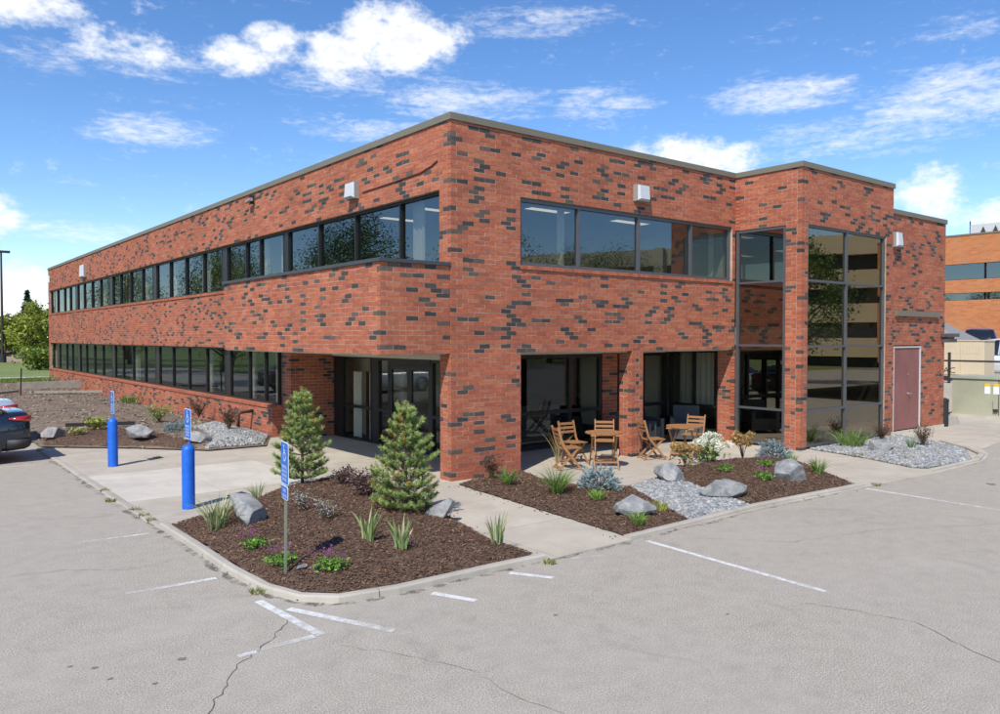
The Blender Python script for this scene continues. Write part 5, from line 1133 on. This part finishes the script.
car('parked_car', 15, -19, 0, R(-60), P_black, 'black sport utility car mirrored in the patio glass', suv=True)
# ------------------------------------------------------------------ yard behind the end wing
M_green = mat('transformer_green', (.37, .37, .27), .55, var=.08, scale=3, big=.6); M_beige = mat('generator_beige', (.62, .52, .36), .55, var=.06, scale=2); M_dkgrey = mat('dark_steel', (.04, .04, .042), .6, .3); M_yellow = mat('label_yellow', (.75, .50, .03), .5)
e = empty('transformer_box', (20.3, -.4, 0)); tag(e, 'pale green steel transformer cabinet with two warning labels', 'transformer')
m = MB(); m.box((0, -3.0, .10), (1.5, 0, 1.28)); m.build('cabinet', M_green, e); m = MB(); m.box((-.05, -3.05, 1.283), (1.55, .05, 1.36)); m.build('lid', M_green, e); m = MB(); m.box((-.04, -3.04, 0), (1.54, .04, .097)); m.build('plinth', M_conc, e)
m = MB(); m.box((-.006, -1.42, .12), (-.0005, -1.40, 1.26)); m.build('door_seam', M_dkgrey, e)
for yy in (-1.16, -1.42): m = MB(); m.box((-.008, yy, .80), (-.002, yy + .17, 1.05)); l = m.build('warning_label', M_signwhite, e); m = MB(); m.box((-.010, yy, 1.05), (-.003, yy + .17, 1.14)); m.build('label_band', M_yellow, l)
m = MB(); m.box((-.05, -1.40, .32), (-.002, -1.26, .62)); m.build('latch', M_green, e); m = MB(); m.box((-.055, -1.39, .22), (-.002, -1.27, .315)); m.build('padlock', M_dkgrey, e)
m = MB(); m.box((23.0, .2, -.02), (23.4, 26, .93)); o = m.build('retaining_wall', M_conc); tag(o, 'pale rough retaining wall behind the transformer cabinet', 'wall'); m = MB(); m.box((22.9, -5.0, -.02), (23.3, .19, .8)); m.box((22.95, -5.0, .8), (23.35, .19, .95)); o = m.build('retaining_wall', M_conc); tag(o, 'retaining wall hidden behind the green transformer', 'wall')
sheet('raised_lot', [(23.3, -14), (150, -14), (150, 60), (23.3, 60)], .90, M_asphalt)
m = MB(); m.box((39.6, -14, .88), (59, 40, 1.45)); tag(m.build('upper_terrace', M_asphalt), kind='structure')
e = empty('generator_cabinet', (25.9, .7, .9)); tag(e, 'beige steel generator cabinet with louvred doors behind the rail', 'generator')
m = MB(); m.box((0, -.02, .2), (1.0, 2.6, 1.6)); m.build('housing', M_beige, e); m = MB(); m.box((.0, 0, 0), (1, 2.5, .197)); m.build('base', M_dkgrey, e); m = MB(); m.box((-.03, -.05, 1.603), (1.03, 2.63, 1.64)); m.build('roof', M_beige, e)
for i in range(3):
    m = MB(); m.box((-.025, .03 + i * .86, .26), (-.002, .84 + i * .86, 1.55)); d = m.build('door', M_beige, e)
    for k in range(6): q = MB(); q.box((-.035, .12 + i * .86 + k * .11, 1.1), (-.027, .17 + i * .86 + k * .11, 1.45)); q.build('louvre', M_beige, d)
me = text_mesh('GENERAC', .34); o = put('lettering', me, M_dkgrey, e); o.rotation_euler = (R(90), 0, R(-90)); o.location = (-.028, 1.78, .31)
e = empty('guard_rail', (24.0, 0, .9)); tag(e, 'dark pipe rail in front of the beige generator', 'railing'); m = MB(); m.tube([(0, 4, .86), (0, -5, .86)], .035, 8); m.build('rail', M_dkgrey, e)
for yy in (1.2, -1.2, -3.6, 3.6): m = MB(); m.bar((0, yy, -.05), (0, yy, 1.18 if yy == 1.2 else .88), .08, .08); m.build('post', M_dkgrey, e)
e = empty('storage_shed', (36, 5.9, .9)); tag(e, 'low shed with a grey hipped roof behind the generator', 'shed')
m = MB(); m.box((0, 0, 0), (2.2, 5, 1.55)); m.build('wall', M_doorframe, e); m = MB(); m.add([(-.4, -.5, 1.55), (2.6, -.5, 1.55), (2.6, 5.5, 1.55), (-.4, 5.5, 1.55), (1.1, 1.9, 3.1), (1.1, 3.5, 3.1)], [(0, 1, 4), (1, 2, 5, 4), (2, 3, 5), (3, 0, 4, 5), (3, 2, 1, 0)]); m.build('roof', mat('shed_roof', (.22, .22, .22), .8), e); m = MB(); m.box((-.42, -.52, 1.42), (-.40, 5.5, 1.60)); m.build('fascia', M_signwhite, e)
car('parked_car', 40.8, 6.4, 1.45, R(20), P_blue, 'dark blue car parked above the beige generator', suv=True, group='cars on the raised lot'); car('parked_car', 41.2, 3.9, 1.45, R(20), P_maroon, 'maroon car parked above the corner of the generator', group='cars on the raised lot'); car('parked_car', 40.8, 1.3, 1.45, R(20), P_red, 'red car parked above the white pickup', group='cars on the raised lot')
car('parked_car', 30.5, -.55, .90, R(100), P_white, 'white car standing behind the transformer cabinet', suv=True, group='cars on the raised lot')
# orange brick office block
M_obrick = None
def obrick():
    m, nt, b = new_mat('orange_brick'); pos = nt.nodes.new('ShaderNodeTexCoord').outputs['Object']; sx = nt.nodes.new('ShaderNodeSeparateXYZ'); nt.links.new(pos, sx.inputs[0]); cb = nt.nodes.new('ShaderNodeCombineXYZ')
    ad = nt.nodes.new('ShaderNodeMath'); nt.links.new(sx.outputs[0], ad.inputs[0]); nt.links.new(sx.outputs[1], ad.inputs[1]); nt.links.new(ad.outputs[0], cb.inputs[0]); nt.links.new(sx.outputs[2], cb.inputs[1])
    t = nt.nodes.new('ShaderNodeTexBrick'); nt.links.new(cb.outputs[0], t.inputs['Vector']); t.inputs['Scale'].default_value = 1; t.inputs['Brick Width'].default_value = .5; t.inputs['Row Height'].default_value = .16; t.inputs['Mortar Size'].default_value = .012
    t.inputs['Color1'].default_value = (.50, .185, .065, 1); t.inputs['Color2'].default_value = (.40, .14, .05, 1); t.inputs['Mortar'].default_value = (.42, .22, .12, 1); nt.links.new(t.outputs[0], b.inputs['Base Color']); b.inputs['Roughness'].default_value = .9; return m
M_obrick = obrick()
e = empty('brick_office_block', (60, 20, 0)); tag(e, 'orange brick office block with dark ribbon windows beyond the yard', 'building')
Z = [.5, 5.75, 6.15, 7.2, 8.5, 10.85]
m = MB(); m.box((0, -45, .5), (20, 25, 5.62)); m.box((0, -45, 6.2), (20, 25, 7.25)); m.box((0, -45, 8.52), (20, 25, 10.75)); m.build('wall', M_obrick, e); m = MB(); m.box((-.05, -45.05, 10.752), (20.05, 25.05, 10.87)); m.build('coping', M_coping, e)
for z0, z1 in ((5.623, 6.197), (7.253, 8.517)):
    for i in range(22):
        m = MB(); y0 = -44.9 + i * 3.18; m.box((.12, y0, z0), (19.9, y0 + 3.1, z1)); w_ = m.build('window', M_bronze, e)
        q = MB(); q.add([(.11, y0 + .05, z0 + .03), (.11, y0 + 3.05, z0 + .03), (.11, y0 + 3.05, z1 - .03), (.11, y0 + .05, z1 - .03)], [(0, 3, 2, 1)]); q.build('pane', M_glass, w_)
e = empty('rooftop_unit', (66, 13.4, 10.87)); tag(e, 'white louvred rooftop unit on the orange brick block', 'rooftop unit')
m = MB(); m.box((0, -6, 0), (3, 3.2, 1.45)); m.build('casing', M_doorframe, e)
for i in range(3): m = MB(); y0 = 2.6 - i * .95; m.add([(-.3, y0, .05), (-.3, y0 - .85, .05), (-.02, y0 - .42, 1.25), (0, y0, .05), (0, y0 - .85, .05)], [(0, 1, 2), (1, 4, 2), (3, 0, 2)]); m.build('intake_hood', M_dkgrey, e)
m = MB(); m.tube([(1, 3.6, 0), (1, 3.6, 1.9)], .05, 6); m.build('pipe', M_dkgrey, e)

# ------------------------------------------------------------------ trees, lamp post and what the glass mirrors
def tree(x, y, H, W, seed, label, cols, trunk=.28, clear=.25, n=150, per=24, leaf=.2, name='tree', cat='tree', group=None, up=1.0):
    e = empty(name, (x, y, 0)); tag(e, label, cat, group); rs = np.random.RandomState(seed); m = MB(); h0 = H * clear
    m.tube([(0, 0, -.1), (.05, .02, h0), (.1, -.1, H * .6), (.0, .0, H * .9)], [trunk, trunk * .75, trunk * .4, .05], 9)
    C = []
    for i in range(n):
        d = unit(rs.normal(size=3)); r = rs.uniform(.35, 1) ** .5; p = np.array([d[0] * W * r, d[1] * W * r, h0 + (H - h0) * (.5 + .5 * d[2] * r)]); p[:2] *= (1.05 - .35 * abs(2 * (p[2] - h0) / (H - h0) - .8)) * (1 + .18 * math.sin(3 * math.atan2(d[1], d[0]) + seed)); C.append(p)
    C = np.array(C)
    for i in range(0, n, 6):
        p = C[i]; s = np.array([0.03, 0, max(h0 * .8, min(p[2] - abs(p[0]) * .6 - .3, H * .8))]); m.tube([tuple(s), tuple((s + p) / 2 + [0, 0, .1]), tuple(p)], [trunk * .3, trunk * .17, .015], 5, cap=False)
    m.build('trunk', M_bark, e, smooth=True); c = (C[:, None] + rs.normal(size=(n, per, 3)) * W * .10).reshape(-1, 3); V, F, K = leaves(c, leaf, rs, cols, .3); K = K * np.repeat(np.repeat(rs.uniform(.6, 1.25, (n, 1)), per, 0), 4, 0)
    put('crown', np_mesh('crown', V, F, K), M_leaf, e)
YG = [(.28, .32, .05), (.35, .37, .07), (.21, .27, .04)]; DG = [(.07, .13, .03), (.10, .17, .04), (.05, .10, .025)]; MG = [(.10, .18, .035), (.14, .22, .05), (.08, .14, .03)]
far = 'trees beyond the lawn'
tree(5.9, 84, 6.2, 3.0, 1, 'yellow green tree beside the lamp post', YG, clear=.02, n=150, per=30, leaf=.24, group=far); tree(9.8, 86, 5.6, 2.8, 2, 'yellow green tree next to the far end of the building', YG, clear=.02, n=150, per=30, leaf=.24, group=far); tree(7.0, 96, 6.0, 3.2, 7, 'broad yellow green tree between the other two, set back', YG, clear=.02, n=150, per=30, leaf=.24, group=far); tree(3.4, 91, 5.2, 2.8, 3, 'small loose tree behind the lamp post', YG, clear=.12, n=110, per=26, leaf=.24, group=far); tree(14, 92, 5.4, 3, 9, 'tree hidden behind the end of the long facade', YG, clear=.1, n=110, per=26, leaf=.24, group=far)
e = empty('spruce_tree', (7.6, 105, 0)); tag(e, 'dark pointed spruce rising behind the yellow green trees', 'tree', far); rs = np.random.RandomState(4); k = 700; t = rs.uniform(0, 1, k); th = rs.uniform(0, 6.28, k); rr = (1 - t) * 2.2 * rs.uniform(.4, 1, k); c = np.stack([rr * np.cos(th), rr * np.sin(th), 1 + t * 7.6], 1); V, F, C = leaves(c, .35, rs, [(.03, .055, .03), (.04, .07, .04)], .1); put('crown', np_mesh('crown', V, F, C), M_leaf, e); m = MB(); m.tube([(0, 0, 0), (0, 0, 8.4)], [.2, .03], 7); m.build('trunk', M_bark, e)
shrub('rounded_bush', 2.5, 62, 0, 'rounded green bush at the far end of the long facade', 'bush', 1.7, 1.7, 1500, .16, YG + MG, 21, 30)
shrub('rounded_bush', 3.6, 66, 0, 'second rounded bush behind the far corner of the long facade', 'bush', 1.5, 1.5, 1300, .16, YG + MG, 22, 30)
dirtb = Bed([(-8, 88), (40, 88), (40, 99), (-8, 99)], .0, 1.5, 2.2, .2).build('earth_bank', mat('stony_bank', (.28, .22, .18), .95, var=.4, scale=1.2, bmp=.6, bscale=3, world=True), 1.2)
e = empty('street_lamp', (2.75, 86.5, 0)); tag(e, 'tall dark street lamp standing on the lawn', 'street lamp'); m = MB(); m.tube([(0, 0, .8), (0, 0, 11.6)], [.14, .09], 10); m.build('pole', M_dkgrey, e); m = MB(); m.lathe([(.35, 0), (.35, .8)], 12); m.build('base', M_dkgrey, e); m = MB(); m.obox((-.5, -.2, 11.6), (1.3, 0, 0), (0, .5, 0), (0, 0, .22)); m.build('lamp_head', M_dkgrey, e)
# far side of the car park: seen in the glass
tl = 'trees mirrored in the windows'
for i, (x, y, H, W, cl) in enumerate(((-14, 30, 10, 4.2, MG), (-20, 42, 12, 5, DG), (-13, 50, 9, 4, YG), (-27, 34, 13, 5, MG), (-18, 62, 12, 5, MG), (-26, 56, 13, 5.5, DG), (-12, 74, 10, 4.5, YG), (-16, 92, 12, 5, MG), (-24, 78, 12, 5, DG),
        (27, -40, 11, 5, DG), (36, -43, 12, 5.5, MG), (45, -43, 11, 5, DG), (34, -17, 8.0, 3.4, MG), (20, -47, 10, 5, DG), (52, -44, 12, 6, MG), (12, -50, 11, 5, DG))):
    tree(x, y, H, W, 40 + i, ['tree near the car row', 'tall dark tree', 'yellow green tree', 'broad tree', 'tree level with the far windows', 'dark spreading tree', 'small yellow tree', 'tall tree at the far end', 'dark tree set back', 'dark tree across the front car park', 'tall tree across the front car park', 'third tree across the front car park', 'single tree before the beige car park deck', 'dark tree at the street corner', 'tree at the end of the beige deck', 'tree across the street opposite the corner'][i] + ' mirrored in the ' + ('long facade' if i < 9 else 'front') + ' windows', cl, .3, .08 if i < 9 else .2, 130, 70, .10, group=tl)
e = empty('parking_structure', (62, -26, 0), R(-20)); tag(e, 'beige concrete parking structure mirrored in the tall bay window', 'building'); M_pc = mat('precast_beige', (.56, .46, .31), .9, var=.08, scale=.5)
for k in range(4): m = MB(); m.box((0, -38, .9 + k * 3.1 + (.0)), (18, 34, 2.6 + k * 3.1)); m.build('deck', M_pc, e)
m = MB(); m.box((1, -37, 0), (17, 33, 11)); m.build('inner_core', M_dkgrey, e)
for k in range(8): m = MB(); m.box((-.3, -38 + k * 10, 0), (.9, -37 + k * 10, 12.0)); m.build('column', M_pc, e)
